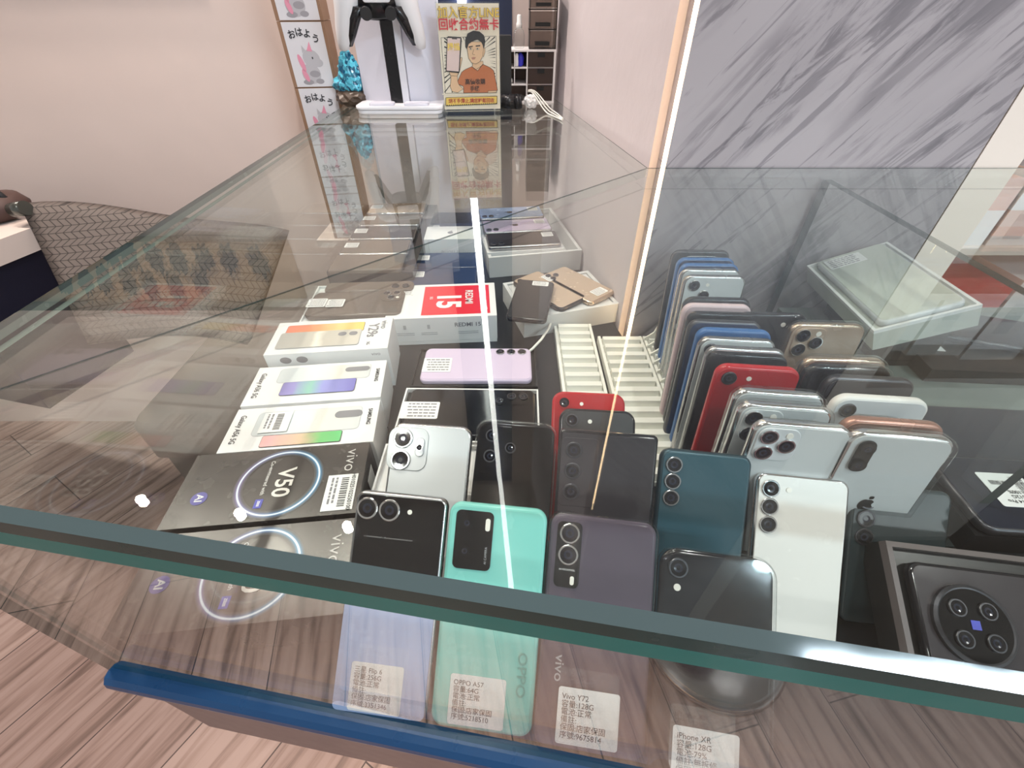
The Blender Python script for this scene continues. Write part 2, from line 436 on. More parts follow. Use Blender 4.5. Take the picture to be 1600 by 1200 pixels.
mb.loft(rings, 0, None, (0, 0), smooth=False); mb.build('base_rim', navy, counter)
body_m = mat('cabinet_mauve', (.20, .135, .125), .4)
mb = MB(); prism(mb, [FP(-.314, .0), FP(XR, .0), (XR, .563), (.174, .563), (.0755, BACK - .012), (-.314, BACK - .012)], CAMZ - .570, FLOOR_Z - .0215)
mb.build('cabinet_body', body_m, counter)
mb = MB(); prism(mb, [FP(-.25, .09), FP(XR, .09), (XR, .56), (.17, .56), (.08, BACK - .02), (-.25, BACK - .02)], 0.0, CAMZ - .5705)
mb.build('plinth', mat('plinth_brown', (.25, .17, .14), .5), counter)
under = mat('under_glow', (1, .8, .6), .5, emit=(1, .6, .32), es=3)
mb = MB(); rings = []
prism(mb, [FP(-.23, .06), FP(XR - .03, .06), FP(XR - .03, .07), FP(-.23, .07)], CAMZ - .575, CAMZ - .5705); mb.build('under_light', under, counter)
lamp('under_glow_a', 'AREA', (.10, .085, CAMZ - .578), 2.6, (1, .62, .36), .012, (0, 0, R(-9.2)), None)
bpy.data.objects['under_glow_a'].data.shape = 'RECTANGLE'; bpy.data.objects['under_glow_a'].data.size = .5; bpy.data.objects['under_glow_a'].data.size_y = .012
# platform right of the divider
grey_green = mat('platform_felt', (.16, .19, .18), .7)
mb = MB(); mb.box((.3835, .22, FLOOR_Z), (.99, .555, CAMZ - .335))
tag(mb.build('display_platform', grey_green), 'low grey green display platform right of the glass divider', 'platform')

# ------------------------------------------------------------------ phones
def lens_mesh(r, ring=chrome, h=.0016, inner=.45):
    mb = MB(); n = 24
    rg = lambda rr, y: [(rr*math.cos(2*math.pi*i/n), y, -rr*math.sin(2*math.pi*i/n)) for i in range(n)]
    mb.loft([rg(r, 0), rg(r, -h*.8), rg(r*.94, -h), rg(r*.82, -h), rg(r*.80, -h*.75)], 0, smooth=False)
    mb.loft([rg(r*.80, -h*.75), rg(r*inner, -h*.70)], 1, smooth=False)
    mb.loft([rg(r*inner, -h*.70), rg(r*inner*.5, -h*.6)], 2, None, (None, 1), smooth=False)
    return mb
def apple_logo(parent, cx, cz, s, m, y):
    mb = MB(); pts = []
    for i in range(40):
        a = 2*math.pi*i/40
        x = math.cos(a); z = math.sin(a)
        r = 1 - .13*math.exp(-((a - math.pi/2)/.32)**2) - .09*math.exp(-((a - 1.5*math.pi)/.25)**2)
        px, pz = x*r*.92, z*r
        # bite
        bx, bz, br = 1.02, .18, .40
        d = math.hypot(px - bx, pz - bz)
        if d < br and px > 0: px = bx - math.sqrt(max(br*br - (pz - bz)**2, 0))
        pts.append((cx + px*s, y, cz + pz*s))
    mb.add(pts + [(cx, y, cz)], [((i+1) % 40, i, 40) for i in range(40)])
    leaf = [(cx + s*(.02 + .42*t + .25*math.sin(math.pi*t)*sd), y, cz + s*(1.0 + .52*t - .18*math.sin(math.pi*t)*sd)) for t, sd in [(0,1),(.25,1),(.5,1),(.75,1),(1,0),(.75,-1),(.5,-1),(.25,-1)]]
    mb.add(leaf, [tuple(reversed(range(8)))])
    return mb.build('apple_mark', m, parent)
def sticker(parent, cx, cz, w, h, lines=None, y=0, rot=0, rows=5, label_name='price_label', sz=None, dirn='y'):
    """sticker on the back of a phone (dirn y) with either real text or fine unreadable print rows"""
    o = empty('x') if False else None
    mb = MB(); slab_y(mb, w, h, .0003, .002, .0001, -.0003, mi=0)
    if lines is None:
        rnd = random.Random(int(abs(cx*1e5) + abs(cz*1e5) + w*1e5))
        for k in range(rows):
            z = h/2 - h*(k + .8)/(rows + .6); x = -w*.42; 
            while x < w*.30:
                l = rnd.uniform(.06, .16)*w
                mb.add([(x,-.00045,z-h*.035),(x+l,-.00045,z-h*.035),(x+l,-.00045,z+h*.035),(x,-.00045,z+h*.035)], [(0,1,2,3)], 1)
                x += l + w*.025
            
    st = mb.build(label_name, [label_mat, grey_ink], parent, (cx, y, cz), (0, rot, 0))
    if lines:
        text(lines, sz, ink, st, (-w*.44, -.0006, 0), (R(90), 0, 0), 0, 'LEFT', line=.98)
    return st

def phone(label, loc, rot, W=.0715, L=.147, T=.008, r=.010, frame=steel, back=black_gloss, lenses=(), ring=chrome, plate=None,
          flash=(), logo=None, case=None, group=None, name='smartphone', cat='smartphone', edge=.0022):
    root = thing(name, label, cat, loc, rot, group)
    mb = MB(); slab_y(mb, W, L, T, r, edge, -T/2, 0, L/2, 0, 0, 1, seg=7); mb.build('body', [frame, screen_black], root)
    mb = MB(); slab_y(mb, W - edge*2.1, L - edge*2.1, .0007, r - edge, .0003, -T/2 - .0005, 0, L/2, 0, seg=7); mb.build('back_panel', back, root)
    y = -T/2 - .0005
    if plate:   # (cx, cz_from_top, w, h, r, mat, height)
        cx, cz, w_, h_, rr, pm, ph = plate
        mb = MB(); slab_y(mb, w_, h_, ph + .0002, rr, ph*.6, y - ph, cx, L - cz, 0, seg=6); mb.build('camera_plate', pm, root); yl = y - ph
    else: yl = y
    for (lx, lz, lr) in lenses:
        lens_mesh(lr, ring).build('camera_lens', [ring, lens_black, lens_inner], root, (lx, yl, L - lz))
    for (fx, fz, fr) in flash:
        mb = MB(); mb.cyl((0, 0, 0), (0, -.0006, 0), fr, n=14); mb.build('flash', flash_m, root, (fx, yl, L - fz))
    if logo: apple_logo(root, 0, L*.52, .0065, logo, y - .0002)
    if case:
        mb = MB(); slab_y(mb, W + .0035, L + .0035, T + .003, r + .002, .002, -T/2 - .0022, 0, L/2, 0, seg=7)
        mb.build('clear_case', case, root)
    root['_T'] = T
    return root
def tidy(o): 
    if '_T' in o: del o['_T']
    return o

def lean_pose(tl, tr, W, L, zb=-.3960, T=.008, maxa=80):
    a, b = ray(*tl), ray(*tr)
    pa = Vector((a.x, a.y)) / -a.z; pb = Vector((b.x, b.y)) / -b.z
    k = W / (pb - pa).length
    mid = (pa + pb) / 2 * k; z = -k; d = (pb - pa).normalized(); yaw = math.atan2(d.y, d.x)
    h = z - zb
    s = min(h / L, math.sin(R(maxa))); be = math.asin(s)
    zbot = z - L*s
    f = Vector((-math.sin(yaw), math.cos(yaw)))
    bot = mid - f * L * math.cos(be)
    off = T/2 * math.cos(be)
    return (bot.x, bot.y, CAMZ + zbot + off), (-(math.pi/2 - be), 0, yaw)
def up_pose(xl, xr, y, L, yaw=-4, be=81, zb=-.388, x=None):
    zt = zb + L*math.sin(R(be))
    P = at((xl + xr)/2, y, z=zt)
    if x is not None: P.x = x
    f = Vector((-math.sin(R(yaw)), math.cos(R(yaw)))) * L * math.cos(R(be))
    return (P.x - f.x, P.y - f.y, CAMZ + zb + .001), (-R(90 - be), 0, R(yaw))
def lie_pose(x, y, z, yaw=-90, T=.008):   # z = world height of surface below; bottom-centre at x,y
    return (x, y, z + T/2 + .0005), (-math.pi/2, 0, R(yaw))

# colours
P = lambda n, c, ro=.12, me=0: mat(n, c, ro, me)
mint = P('mint_green', (.22, .62, .56), .25); sky = P('sky_blue', (.36, .47, .72), .25)
pearl = P('pearl_white', (.62, .64, .66), .2); cream_w = P('cream_white', (.74, .73, .70), .25)
teal_d = P('dark_teal', (.035, .085, .11), .15); forest = P('phantom_green', (.03, .045, .05), .12)
black_p = P('black_phone', (.012, .012, .015), .12); graph = P('graphite', (.045, .04, .045), .15)
purple_g = P('plum_graphite', (.10, .08, .11), .12); red_p = P('red_phone', (.42, .012, .018), .15)
blue_p = P('blue_phone', (.03, .12, .32), .2); silver_b = P('silver_back', (.58, .61, .62), .2)
gold_b = P('gold_back', (.55, .42, .32), .25, .2); rose = P('rose_metal', (.42, .22, .17), .25, .6)
pink_b = P('pink_back', (.62, .48, .50), .25); lilac_b = P('lilac_back', (.62, .52, .70), .2)
gold_f = P('gold_frame', (.60, .47, .36), .2, .9); navy_b = P('navy_back', (.02, .04, .10), .15); bronze = P('bronze_back', (.14, .11, .09), .2)
rub = P('black_rubber', (.02, .02, .022), .5)

INK4 = lambda a, b, c, e: '%s\n容量:%s\n電池:%s\n備註:\n保固:店家保固\n序號:%s' % (a, b, c, e)
# --- front row, leaning on the front pane
g_front = 'phones leaning in the front row'
W_, L_ = .0720, .157
loc, rot = lean_pose((563, 768), (703, 782), .0715, L_)
o = phone('folding phone with black top half and pale blue lower half in the front row', loc, rot, .0715, L_, r=.007, frame=steel, back=black_gloss,
          lenses=[(-.0255, .0125, .0082), (-.0082, .0125, .0082)], flash=[(.0075, .0125, .0018)], group=g_front)
mb = MB(); slab_y(mb, .068, L_*.50, .0012, .004, .0004, -.0058, 0, L_*.25 + .0015, 0); b = mb.build('lower_cover', sky, o); b['label'] = 'pale blue lower half of the back'
mb = MB(); mb.box((-.0355, -.0062, L_*.515), (.0355, .002, L_*.545)); mb.build('hinge', steel, o)
mb = MB(); mb.box((-.026, -.0049, L_ - .0335), (.012, -.0046, L_ - .0327)); mb.build('cover_line', steel, o)
sticker(o, -.003, .0195, .039, .033, INK4('三星 Flip 6', '256G', '正常', '3351346'), -.0060, sz=.0047)
loc, rot = lean_pose((706, 785), (856, 800), .0725, L_)
o = phone('mint green phone with black camera window second in the front row', loc, rot, .0725, L_, r=.009, frame=mint, back=mint,
          plate=(-.0165, .026, .028, .042, .004, black_gloss, .0009), lenses=[(-.022, .014, .0045), (-.022, .034, .0045)], ring=black_gloss, group=g_front)
mb = MB(); slab_y(mb, .0035, .009, .0006, .0016, .0002, -.0066, -.0065, L_ - .014, 0); mb.build('flash', flash_m, o)
text('AI CAMERA', .0024, pale_ink, o, (-.0065, -.0057, L_ - .036), (R(90), R(-90), 0))
text('OPPO', .009, mat('mint_print', (.13, .40, .36), .4), o, (.026, -.0051, .042), (R(90), R(90), 0), .0001, sx=1.3)
sticker(o, -.004, .0205, .0400, .034, INK4('OPPO A57', '64G', '正常', '5218510'), -.0048, sz=.0047)
loc, rot = lean_pose((862, 803), (1024, 822), .0765, L_)
o = phone('plum grey phone in clear case with two stacked lenses in the front row', loc, rot, .0765, L_, r=.009, frame=purple_g, back=purple_g,
          plate=(-.024, .028, .018, .046, .004, black_gloss, .0012), lenses=[(-.024, .013, .0072), (-.024, .028, .0072)], case=clear_case, group=g_front)
mb = MB(); slab_y(mb, .003, .006, .0006, .0014, .0002, -.0068, -.020, L_ - .0455, 0); mb.build('flash', flash_m, o)
text('64 MEGAPIXEL', .0018, label_mat, o, (-.024, -.0062, L_ - .0385), (R(90), 0, 0))
text('vivo', .009, pale_ink, o, (-.024, -.0051, .052), (R(90), R(90), 0), .0001, sx=1.2)
sticker(o, -.002, .0235, .042, .036, INK4('Vivo Y72', '128G', '正常', '9675814'), -.0066, sz=.0050)
loc, rot = lean_pose((1030, 856), (1205, 880), .0770, .151)
o = phone('black single-lens phone nearest the front glass, right of the plum grey phone', loc, rot, .0757, .151, r=.0125, frame=black_p, back=black_p,
          lenses=[(-.0265, .0125, .0068)], ring=dark_metal, flash=[(-.0265, .0255, .0024)], case=clear_case, group=g_front)
sticker(o, -.004, .0225, .042, .036, '\n'.join(['iPhone XR', '容量:128G', '電池:79%', '備註:無拆修', '保固:店家保固', '']), -.0068, sz=.0050)

# --- second row
g2nd = 'phones leaning in the second row'
loc, rot = lean_pose((618, 664), (740, 672), .0740, .160)
o = phone('silvery white phone with two large ringed lenses in the second row', loc, rot, .0740, .160, r=.010, frame=steel, back=pearl,
          plate=(-.0205, .0235, .037, .039, .009, mat('pearl_plate', (.5, .52, .54), .2), .001), lenses=[(-.0255, .0145, .0090), (-.0255, .034, .0090)], ring=steel, flash=[], group=g2nd)
mb = MB(); slab_y(mb, .0075, .017, .0012, .0037, .0004, -.0072, -.009, L_ - .0185, 0); mb.build('flash_bar', mat('pearl_bar', (.6, .61, .63), .2), o)
lens_mesh(.0032, chrome).build('camera_lens', [chrome, lens_black, lens_inner], o, (-.009, -.0072, .160 - .022))
loc, rot = lean_pose((748, 658), (870, 668), .0750, .162, maxa=76)
o = phone('black phone in a shiny case with a square camera island, behind the mint phone', loc, rot, .0720, .160, r=.010, frame=black_p, back=black_gloss,
          plate=(-.013, .024, .036, .040, .008, mat('island_black', (.01, .01, .012), .08), .0012), lenses=[(-.022, .014, .006), (-.022, .033, .006), (-.004, .024, .005)], ring=dark_metal, case=clear_case, group=g2nd)
loc, rot = lean_pose((874, 672), (1028, 684), .0790, .163, maxa=76)
o = phone('large square-cornered black phone with three lenses in a column, behind the plum grey phone', loc, rot, .0780, .163, r=.004, frame=black_p, back=graph,
          lenses=[(-.027, .016, .0066), (-.027, .033, .0066), (-.027, .050, .0066)], ring=dark_metal, flash=[(-.014, .018, .0018)], group=g2nd)
mb = MB(); slab_y(mb, .030, .056, .0010, .004, .0004, -.0052, -.022, .163 - .034, 0); mb.build('camera_island', graph, o)
loc, rot = lean_pose((1031, 702), (1172, 716), .0706, .150)
o = phone('dark teal phone with three ringed lenses left of the white one', loc, rot, .0706, .150, r=.008, frame=mat('teal_frame', (.05, .09, .11), .3, .6), back=teal_d,
          lenses=[(-.0245, .0120, .0066), (-.0245, .0255, .0066), (-.0245, .039, .0066)], ring=steel, group=g2nd)
loc, rot = lean_pose((1178, 738), (1322, 753), .0706, .140)
o = phone('cream white phone with three ringed lenses in a column', loc, rot, .0706, .140, r=.008, frame=chrome, back=cream_w,
          lenses=[(-.0245, .0125, .0070), (-.0245, .0268, .0070), (-.0245, .0411, .0070)], flash=[(-.0105, .0125, .0020)], group=g2nd)
loc, rot = lean_pose((1326, 757), (1480, 771), .0762, .116)
o = phone('greenish black phone with three ringed lenses right of the white one', loc, rot, .0762, .116, r=.008, frame=forest, back=forest,
          lenses=[(-.0265, .0125, .0070), (-.0265, .0275, .0070), (-.0265, .0425, .0070)], ring=dark_metal, flash=[(-.0115, .013, .0018)], group=g2nd)
g3 = 'phones leaning behind the second row'
loc, rot = lean_pose((863, 615), (975, 620), .0715, .150)
phone('red phone leaning against the left white rack', loc, rot, .0715, .150, r=.011, frame=red_p, back=red_p, lenses=[(-.024, .0115, .006)], ring=red_p, flash=[(-.007, .012, .0018)], group=g3)
loc, rot = lean_pose((874, 641), (991, 647), .0715, .150)
phone('matt black phone leaning just in front of the red phone', loc, rot, .0715, .150, r=.011, frame=black_p, back=rub, lenses=[(-.024, .0115, .006)], ring=dark_metal, flash=[(-.007, .012, .0020)], group=g3)

# --- phones upright in the racks
pro = dict(plate=(-.0165, .0190, .031, .031, .008, None, .0012), lenses=[(-.0240, .0115, .0068), (-.0240, .0270, .0068), (-.0095, .0190, .0068)], flash=[(-.0095, .0095, .0026)])
def prok(m): d = dict(pro); p = list(d['plate']); p[5] = m; d['plate'] = tuple(p); return d
g_r1 = 'phones standing in the left file of the white rack'
g_r2 = 'phones standing in the right file of the white rack'
sg = [(-.024, .0115, .0064)]
dual = [(-.0235, .0115, .0066), (-.0105, .0235, .0066)]
row1 = [ # xl, xr, y, frame, back, kwargs, label
 (1054, 1137, 392, graph, rub, dict(), 'empty black phone case furthest back in the rack beside the marble'),
 (1063, 1144, 404, blue_p, navy_b, dict(), 'navy phone second from the back in the left file'),
 (1066, 1152, 413, blue_p, navy_b, dict(), 'navy phone third from the back in the left file'),
 (1070, 1152, 421, steel, silver_b, dict(), 'plain silver phone just behind the one showing two diagonal lenses'),
 (1074, 1161, 431, steel, silver_b, dict(lenses=dual, ring=steel, flash=[(-.008, .0105, .0020)]), 'pale phone showing two diagonal lenses at the back of the rack'),
 (1080, 1163, 466, black_p, graph, dict(), 'black phone just in front of the pale two-lens phone'),
 (1079, 1164, 476, pink_b, pink_b, dict(), 'pale pink phone seventh from the back in the left file'),
 (1086, 1175, 489, black_p, black_p, dict(), 'black phone in front of the back pink one'),
 (1090, 1177, 502, dark_metal, navy_b, dict(), 'dark phone directly behind the bright blue one'),
 (1106, 1190, 515, blue_p, blue_p, dict(), 'bright blue phone in the middle of the left file'),
 (1107, 1199, 529, steel, silver_b, dict(lenses=sg, ring=dark_metal), 'silver phone directly in front of the bright blue one'),
 (1118, 1214, 544, steel, pink_b, dict(), 'pinkish silver phone behind the black and red pair'),
 (1122, 1216, 553, black_p, black_p, dict(), 'black phone directly behind the red one in the rack'),
 (1136, 1235, 573, red_p, red_p, dict(lenses=sg, ring=dark_metal, flash=[(-.007, .011, .0022)]), 'red phone standing in the left file of the rack'),
 (1146, 1292, 612, chrome, silver_b, dict(case=clear_case), 'silver phone in a thick clear case behind two others of the same'),
 (1155, 1302, 633, chrome, silver_b, dict(case=clear_case, **prok(silver_b)), 'silver phone in a clear case, middle of the three silver ones at the front'),
 (1182, 1330, 662, chrome, silver_b, dict(logo=steel, **prok(pearl)), 'silver three-lens phone at the front of the left file'),
]
for i, (xl, xr, y, fr, bk, kw, lb) in enumerate(row1):
    L = .1467; t = i / 16
    loc, rot = up_pose(xl, xr, y, L, yaw=-1 - 6*t)
    ps = phone(lb, loc, rot, .0715 if i else .074, L, r=.0105, frame=fr, back=bk, group=g_r1, **kw)
    if i == 0:
        mb = MB(); slab_y(mb, .040, .008, .002, .0039, .0005, -.006, .0, L - .010, 0); mb.build('camera_slot', steel, ps); ps.name = 'phone_case'; ps['category'] = 'phone case'
row2 = [
 (1165, 1248, 490, black_p, black_p, dict(flash=[(.012, .011, .0024)]), 'black phone with a round flash at the back of the right file'),
 (1222, 1367, 506, gold_f, gold_b, dict(case=clear_case, **prok(gold_b)), 'gold three-lens phone in a clear case'),
 (1257, 1385, 560, gold_f, rose, dict(case=clear_case), 'rose gold phone just in front of the gold three-lens one'),
 (1265, 1388, 573, black_p, black_p, dict(case=clear_case), 'black phone in a clear case behind the one with a black mark'),
 (1282, 1440, 590, dark_metal, graph, dict(logo=black_gloss), 'dark phone with a black fruit mark right behind the white single-lens one'),
 (1302, 1455, 621, cream_w, pearl, dict(lenses=[(-.025, .012, .0062)], ring=dark_metal), 'white single-lens phone in the right file'),
 (1330, 1466, 657, rose, rose, dict(), 'copper coloured phone between the white and the silver one'),
 (1336, 1486, 678, chrome, silver_b, dict(logo=black_gloss, case=clear_case), 'silver phone with a black pill camera bar and black fruit mark'),
]
for i, (xl, xr, y, fr, bk, kw, lb) in enumerate(row2):
    L = .1467; t = i / 7
    loc, rot = up_pose(xl, xr, y, L, yaw=-2 - 5*t)
    W = .0735
    ps = phone(lb, loc, rot, W, L, r=.0115, frame=fr, back=bk, group=g_r2, **kw)
    if i == 7:
        mb = MB(); slab_y(mb, .0125, .030, .0014, .006, .0005, -.0066, -.0235, L - .0205, 0); mb.build('camera_plate', black_gloss, ps)
        for q in (.0125, .0285): lens_mesh(.0055, black_gloss).build('camera_lens', [black_gloss, lens_black, lens_inner], ps, (-.0235, -.0066, L - q))

# --- white ribbed racks
def rack(x0, x1, y0, y1, label, hooks=False, zb=FLOOR_Z, h=.016, xs=None):
    t = thing('phone_rack', label, 'phone rack', ((x0 + x1)/2, y0, zb), group='white ribbed phone racks')
    w = x1 - x0; l = y1 - y0
    mb = MB(); mb.box((-w/2, 0, 0), (w/2, l, .007)); mb.box((-w/2, 0, .007), (-w/2 + .004, l, .012)); mb.box((w/2 - .004, 0, .007), (w/2, l, .012)); mb.build('tray', cream_plastic, t)
    mb = MB(); n = int(l/.0185)
    for k in range(n):
        y = (k + .5)*l/n
        pr = [(-.0085, .007), (-.0055, h), (.0030, h), (.0062, .007)]
        a = [(-w/2 + .006, y + p, z) for p, z in pr]; b = [(w/2 - .006, y + p, z) for p, z in pr]
        mb.loft([a, b], 0, None, (0, 0), smooth=False)
    mb.build('ribs', cream_plastic, t)
    if hooks:
        mb = MB()
        for k in range(n):
            y = (k + .5)*l/n
            pr = [(-w/2, .004), (-w/2, .016), (-w/2 + .004, .019), (-w/2 + .012, .026), (-w/2 + .016, .040), (-w/2 + .020, .040), (-w/2 + .020, .004)]
            a = [(p, y - .0012, z) for p, z in pr]; b = [(p, y + .0012, z) for p, z in pr]
            mb.loft([a, b], 0, None, (0, 0), smooth=False)
        mb.build('side_hooks', cream_plastic, t)
    return t
rack(.066, .124, .335, .590, 'white ribbed plastic rack, the leftmost, behind the red phone')
rack(.130, .196, .290, .556, 'white ribbed plastic rack with empty slots beside the standing phones')
rack(.198, .276, .225, .556, 'white ribbed rack under the left file of standing phones', hooks=True)
rack(.279, .362, .225, .470, 'white ribbed rack under the right file of standing phones')

# ------------------------------------------------------------------ retail boxes
def carton(label, x, y, yaw, W, D, H, m, name='phone_box', group=None, zb=FLOOR_Z, cat='phone box', lid=True):
    t = thing(name, label, cat, (x, y, zb), (0, 0, R(yaw)), group)
    mb = MB(); mb.box((-W/2 + .0005, -D/2 + .0005, 0), (W/2 - .0005, D/2 - .0005, H*.12)); mb.build('base', m, t)
    mb = MB(); mb.box((-W/2, -D/2, H*.13), (W/2, D/2, H)); mb.build('lid', m, t)
    return t
def flat(mb, pts, z, mi=0): mb.add([(p[0], p[1], z) for p in pts], [tuple(range(len(pts)))], mi)
g_bx = 'phone boxes along the left side'
VR = (0, 0, R(-90))
box_black = mat('box_black', (.022, .019, .018), .25)
ringm = bpy.data.materials.new('ring_print'); ringm.use_nodes = True
def ring_print(m):
    b = m.node_tree.nodes['Principled BSDF']; b.inputs['Roughness'].default_value = .3
    tc = N(m, 'ShaderNodeTexCoord'); ln = N(m, 'ShaderNodeVectorMath', operation='LENGTH'); Lk(m, tc.outputs['Object'], ln.inputs[0])
    sub = N(m, 'ShaderNodeMath', operation='SUBTRACT'); sub.inputs[1].default_value = .0365; Lk(m, ln.outputs['Value'], sub.inputs[0])
    ab = N(m, 'ShaderNodeMath', operation='ABSOLUTE'); Lk(m, sub.outputs[0], ab.inputs[0])
    cr = N(m, 'ShaderNodeMapRange'); cr.inputs[1].default_value = .0006; cr.inputs[2].default_value = .0045; cr.inputs[3].default_value = .75; cr.inputs[4].default_value = 0
    Lk(m, ab.outputs[0], cr.inputs[0])
    pw = N(m, 'ShaderNodeMath', operation='POWER'); pw.inputs[1].default_value = 1.9; Lk(m, cr.outputs[0], pw.inputs[0])
    core = N(m, 'ShaderNodeMapRange'); core.inputs[1].default_value = .0004; core.inputs[2].default_value = .0011; core.inputs[3].default_value = 1; core.inputs[4].default_value = 0
    Lk(m, ab.outputs[0], core.inputs[0])
    sx = N(m, 'ShaderNodeSeparateXYZ'); Lk(m, tc.outputs['Object'], sx.inputs[0])
    gx = N(m, 'ShaderNodeMapRange'); gx.inputs[1].default_value = -.036; gx.inputs[2].default_value = .02; Lk(m, sx.outputs[0], gx.inputs[0])
    c = N(m, 'ShaderNodeMix', data_type='RGBA'); c.inputs[6].default_value = (.30, .22, .60, 1); c.inputs[7].default_value = (.03, .38, .75, 1); Lk(m, gx.outputs[0], c.inputs[0])
    m1 = N(m, 'ShaderNodeMix', data_type='RGBA'); m1.inputs[6].default_value = (.022, .019, .018, 1); Lk(m, pw.outputs[0], m1.inputs[0]); Lk(m, c.outputs[2], m1.inputs[7])
    m2 = N(m, 'ShaderNodeMix', data_type='RGBA'); m2.inputs[7].default_value = (.75, .85, .95, 1); Lk(m, core.outputs[0], m2.inputs[0]); Lk(m, m1.outputs[2], m2.inputs[6])
    Lk(m, m2.outputs[2], b.inputs['Base Color'])
ring_print(ringm)
zeiss_blue = mat('emblem_blue', (.05, .06, .42), .4); ai_pur = mat('ai_purple', (.10, .09, .35), .4)
silver_ink = mat('silver_ink', (.60, .58, .56), .35)
def flat_sticker(parent, x, y, w, h, z, yaw=0, code=None, rows=4, seed=1, bars=False):
    mb = MB(); mb.box((-w/2, -h/2, 0), (w/2, h/2, .0003))
    rnd = random.Random(seed)
    if bars:
        xx = -w*.40
        while xx < w*.40:
            b_ = rnd.uniform(.012, .035)*w; flat(mb, [(xx, -h*.02), (xx + b_, -h*.02), (xx + b_, h*.22), (xx, h*.22)], .0005, 1); xx += b_*2
        rr = [-.18, -.32]
    else: rr = [.5 - (k + .8)/(rows + .6) for k in range(rows)]
    for q in rr:
        xx = -w*.42
        while xx < w*.32:
            l = rnd.uniform(.06, .16)*w; flat(mb, [(xx, q*h - h*.035), (xx + l, q*h - h*.035), (xx + l, q*h + h*.035), (xx, q*h + h*.035)], .0005, 2); xx += l + w*.025
    st = mb.build('sticker', [label_mat, ink, grey_ink], parent, (x, y, z + .0001), (0, 0, R(yaw)))
    if code: text(code, h*.19, ink, st, (0, h*.36, .0006), bold=.00006)
    return st
def v_box(label, x, y, yaw, D, sticky):
    H = .050; t = carton(label, x, y, yaw, .170, D, H, box_black, group=g_bx)
    z = H + .0002
    n = 64; mb = MB()
    rg = lambda r: [(r*math.cos(2*math.pi*i/n), r*math.sin(2*math.pi*i/n), 0) for i in range(n)]
    mb.loft([rg(.0318), rg(.0405)], 0, smooth=False); mb.build('ring_print', ringm, t, (.006, 0, z))
    text('V50', .0225, mat('warm_white_ink', (.72, .68, .63), .4), t, (.010, -.001, z + .0003), VR, .0004, sx=.95)
    text('Co-engineered with', .0050, silver_ink, t, (-.0060, .006, z + .0003), VR, .0001)
    mb = MB(); mb.box((-.0035, -.0048, 0), (.0035, .0048, .0002)); e = mb.build('emblem', zeiss_blue, t, (-.0060, -.0235, z)); text('ZEISS', .0030, label_mat, e, (0, 0, .0004), VR, .0001, sx=.9)
    mb = MB(); mb.cyl((0, 0, 0), (0, 0, .0002), .0072); e = mb.build('emblem', ai_pur, t, (-.062, -.012 if sticky else -.004, z)); text('AI', .0095, label_mat, e, (0, 0, .0004), VR, .0002)
    text('vivo', .0165, silver_ink, t, (.070, .020 if sticky else .012, z + .0003), VR, -.0001, sx=1.05)
    if sticky:
        s = flat_sticker(t, .066, -.018, .040, .028, z, -90, 'H01025102250100', bars=True, seed=5)
        mb = MB(); mb.box((.0851, .004, .010), (.0853, .026, .034)); mb.build('side_label', [label_mat], t)
    return t
v_box('black phone box with a glowing blue ring print and a white barcode sticker', -.228, .2580, 6, .084, True)
v_box('black phone box with a blue ring print nearest the front glass at left', -.2155, .1705, 6, .082, False)

def pic_box(label, x, y, yaw, W, D, H, art, group=g_bx):
    t = carton(label, x, y, yaw, W, D, H, white_paper, group=group)
    art(t, H + .0002)
    return t
def printed_phone(t, z, x0, x1, y0, y1, m, r=.004, lens=(), lm=ink, ol=pale_ink):
    mb = MB(); W, D = x1 - x0, y1 - y0
    flat(mb, rrect(W, D, r, 5, (x0+x1)/2, (y0+y1)/2), z, 0)
    flat(mb, rrect(W - .0010, D - .0010, r*.9, 5, (x0+x1)/2, (y0+y1)/2), z + .0002, 1)
    for (cx, cy, w, h) in lens: flat(mb, rrect(w, h, min(w, h)*.49, 5, cx, cy), z + .0004, 2)
    return mb.build('printed_phone', [ol, m, lm], t)
def grad_mat(name, stops, axis=0, lo=-.05, hi=.05):
    m = mat(name, (1, 1, 1), .35); b = m.node_tree.nodes['Principled BSDF']
    tc = N(m, 'ShaderNodeTexCoord'); sx = N(m, 'ShaderNodeSeparateXYZ'); Lk(m, tc.outputs['Object'], sx.inputs[0])
    nz = N(m, 'ShaderNodeTexNoise'); nz.inputs['Scale'].default_value = 35; Lk(m, tc.outputs['Object'], nz.inputs['Vector'])
    ad = N(m, 'ShaderNodeMath', operation='MULTIPLY_ADD'); ad.inputs[1].default_value = (hi - lo)*.25; Lk(m, nz.outputs[0], ad.inputs[0]); Lk(m, sx.outputs[axis], ad.inputs[2])
    mr = N(m, 'ShaderNodeMapRange'); mr.inputs[1].default_value = lo; mr.inputs[2].default_value = hi + (hi-lo)*.12; Lk(m, ad.outputs[0], mr.inputs[0])
    cr = N(m, 'ShaderNodeValToRGB'); e = cr.color_ramp.elements
    e[0].position = stops[0][0]; e[0].color = (*stops[0][1], 1); e[1].position = stops[-1][0]; e[1].color = (*stops[-1][1], 1)
    for p, c in stops[1:-1]: x = e.new(p); x.color = (*c, 1)
    Lk(m, mr.outputs[0], cr.inputs[0]); Lk(m, cr.outputs[0], b.inputs['Base Color'])
    return m
fire = grad_mat('sunrise_print', [(0, (.80, .18, .10)), (.4, (.85, .35, .15)), (.6, (.85, .60, .25)), (1, (.88, .62, .12))])
marb = grad_mat('marble_print', [(0, (.42, .41, .38)), (.35, (.55, .53, .47)), (.42, (.85, .80, .70)), (.5, (.52, .49, .43)), (1, (.66, .62, .55))])
pale_p = grad_mat('pale_phone_print', [(0, (.60, .63, .64)), (.5, (.68, .74, .76)), (.75, (.75, .73, .66)), (1, (.66, .68, .68))])
